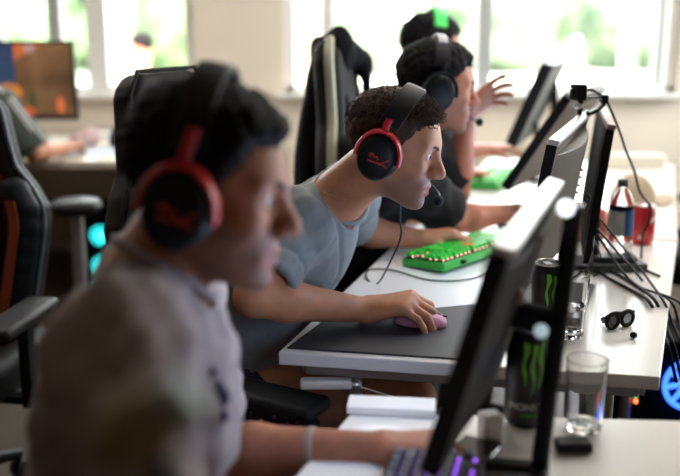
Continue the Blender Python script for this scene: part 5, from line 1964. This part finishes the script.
# ------------------------------------------------------------------ computers under the tables
def fan(c, r, col, s, parent, axis=(0, -1, 0)):
    f = MB()
    x, y, z = frame(axis)
    ring = [np.asarray(c) + r * (x * math.cos(a) + y * math.sin(a)) for a in np.linspace(0, 2 * PI, 31)[:-1]]
    f.tube(ring, r * 0.10, 8, closed=True)
    fr = f.build('fan_ring', mat('fan_glow_%d_%d_%d' % tuple(int(99 * k) for k in col), (0.02, 0.02, 0.02), 0.4, emit=col, estr=s), parent, smooth=True)
    b = MB()
    for k in range(9):
        a = 2 * PI * k / 9
        p0 = np.asarray(c) + 0.25 * r * (x * math.cos(a) + y * math.sin(a)) - z * 0.008
        p1 = np.asarray(c) + 0.92 * r * (x * math.cos(a + 0.5) + y * math.sin(a + 0.5)) - z * 0.004
        b.strip([p0, (p0 + p1) / 2 + z * 0.006, p1], r * 0.42, 0.003, unit(np.cross(p1 - p0, z) + z * 0.5 * r))
    b.build('fan_blades', MATS[fr.data.materials[0].name], fr, smooth=True)
    MB().lathe([(0.001, -0.006), (0.25 * r, -0.006), (0.25 * r, 0.006), (0.001, 0.008)], c, 18, axis).build('fan_hub', mat('lit_hub', (0.1, 0.1, 0.1), 0.3, emit=tuple(min(1, k * 1.2 + .2) for k in col), estr=s * 0.8), fr, smooth=True)


t1 = thing('computer_tower', 'black computer tower with teal fans under the window desk', 'computer', (-1.19, 4.80, 0))
MB().box((0, 0, 0.245), (0.225, 0.46, 0.47)).build('case', M_MATTE, t1, bevel=0.006)
for z in (0.330, 0.175, 0.055): fan(V(0.0, -0.236, z), 0.046, (0.02, 0.60, 0.62), 1.6, t1)
t2 = thing('computer_tower', 'black computer tower with blue lit fan beneath the right edge of the middle table', 'computer', (0.97, 2.72, 0))
MB().box((0, 0, 0.24), (0.50, 0.22, 0.46)).build('case', M_MATTE, t2, bevel=0.006)
fan(V(0.06, -0.118, 0.34), 0.075, (0.03, 0.12, 1.0), 3.0, t2)
fan(V(0.06, -0.118, 0.14), 0.065, (0.03, 0.12, 1.0), 2.0, t2)
MB().ball(V(-0.095, -0.112, 0.285), 0.006, 10).build('power_light', mat('red_lamp', (0.2, 0.02, 0.01), 0.4, emit=(1, 0.12, 0.03), estr=5), t2, smooth=True)
MB().ball(V(-0.095, -0.112, 0.302), 0.004, 10).build('drive_light', mat('green_lamp', (0.02, 0.2, 0.02), 0.4, emit=(0.15, 1, 0.2), estr=2.5), t2, smooth=True)

# round stool in front of the window desk
st = thing('stool', 'black round stool before the window desk', 'stool', (-1.06, 3.72, 0))
MB().lathe([(0.001, 0.62), (0.085, 0.622), (0.102, 0.636), (0.104, 0.655), (0.09, 0.672), (0.001, 0.676)], (0, 0, 0), 28).build('seat', M_BLACK, st, smooth=True)
MB().tube([V(0, 0, 0.03), V(0, 0, 0.63)], 0.026, 14).build('stem', M_STEEL, st, smooth=True)
MB().lathe([(0.001, 0.0), (0.19, 0.0), (0.19, 0.012), (0.05, 0.035), (0.001, 0.036)], (0, 0, 0), 28).build('foot', M_BLACK, st, smooth=True)

# out-of-focus microphone on a stand, right in front of the lens
mp = at(150, 415, 0.5)
ms = thing('microphone_stand', 'blurred tan foam microphone with pale tip, close in the foreground', 'microphone', (mp[0] - 0.01, 0.5, 0))
lz = mp[2]
a_, b_ = at(105, 450, 0.5) - V(mp[0] - 0.01, 0.5, 0), at(170, 408, 0.5) - V(mp[0] - 0.01, 0.5, 0)
c_ = at(192, 390, 0.5) - V(mp[0] - 0.01, 0.5, 0)
MB().tube([a_, a_ * .75 + b_ * .25, a_ * 0.4 + b_ * 0.6, b_], [0.014, 0.022, 0.024, 0.018], 16).build('foam_windscreen', mat('tan_foam', (0.26, 0.21, 0.13), 0.95), ms, smooth=True)
MB().tube([b_, (b_ + c_) / 2, c_], [0.016, 0.018, 0.013], 16).build('tip', mat('pale_green_grey', (0.30, 0.34, 0.33), 0.6), ms, smooth=True)
MB().tube(spline([a_ * 0.4 + b_ * 0.6 - V(0, 0, 0.01), V(0.02, 0.0, lz - 0.06), V(0.012, 0, lz - 0.2), V(0, 0, 0.5), V(0, 0, 0.02)], 6), 0.009, 12).build('pole', M_BLACK, ms, smooth=True)
MB().lathe([(0.001, 0), (0.13, 0), (0.13, 0.012), (0.03, 0.022), (0.001, 0.022)], (0, 0, 0), 28).build('base', M_BLACK, ms, smooth=True)
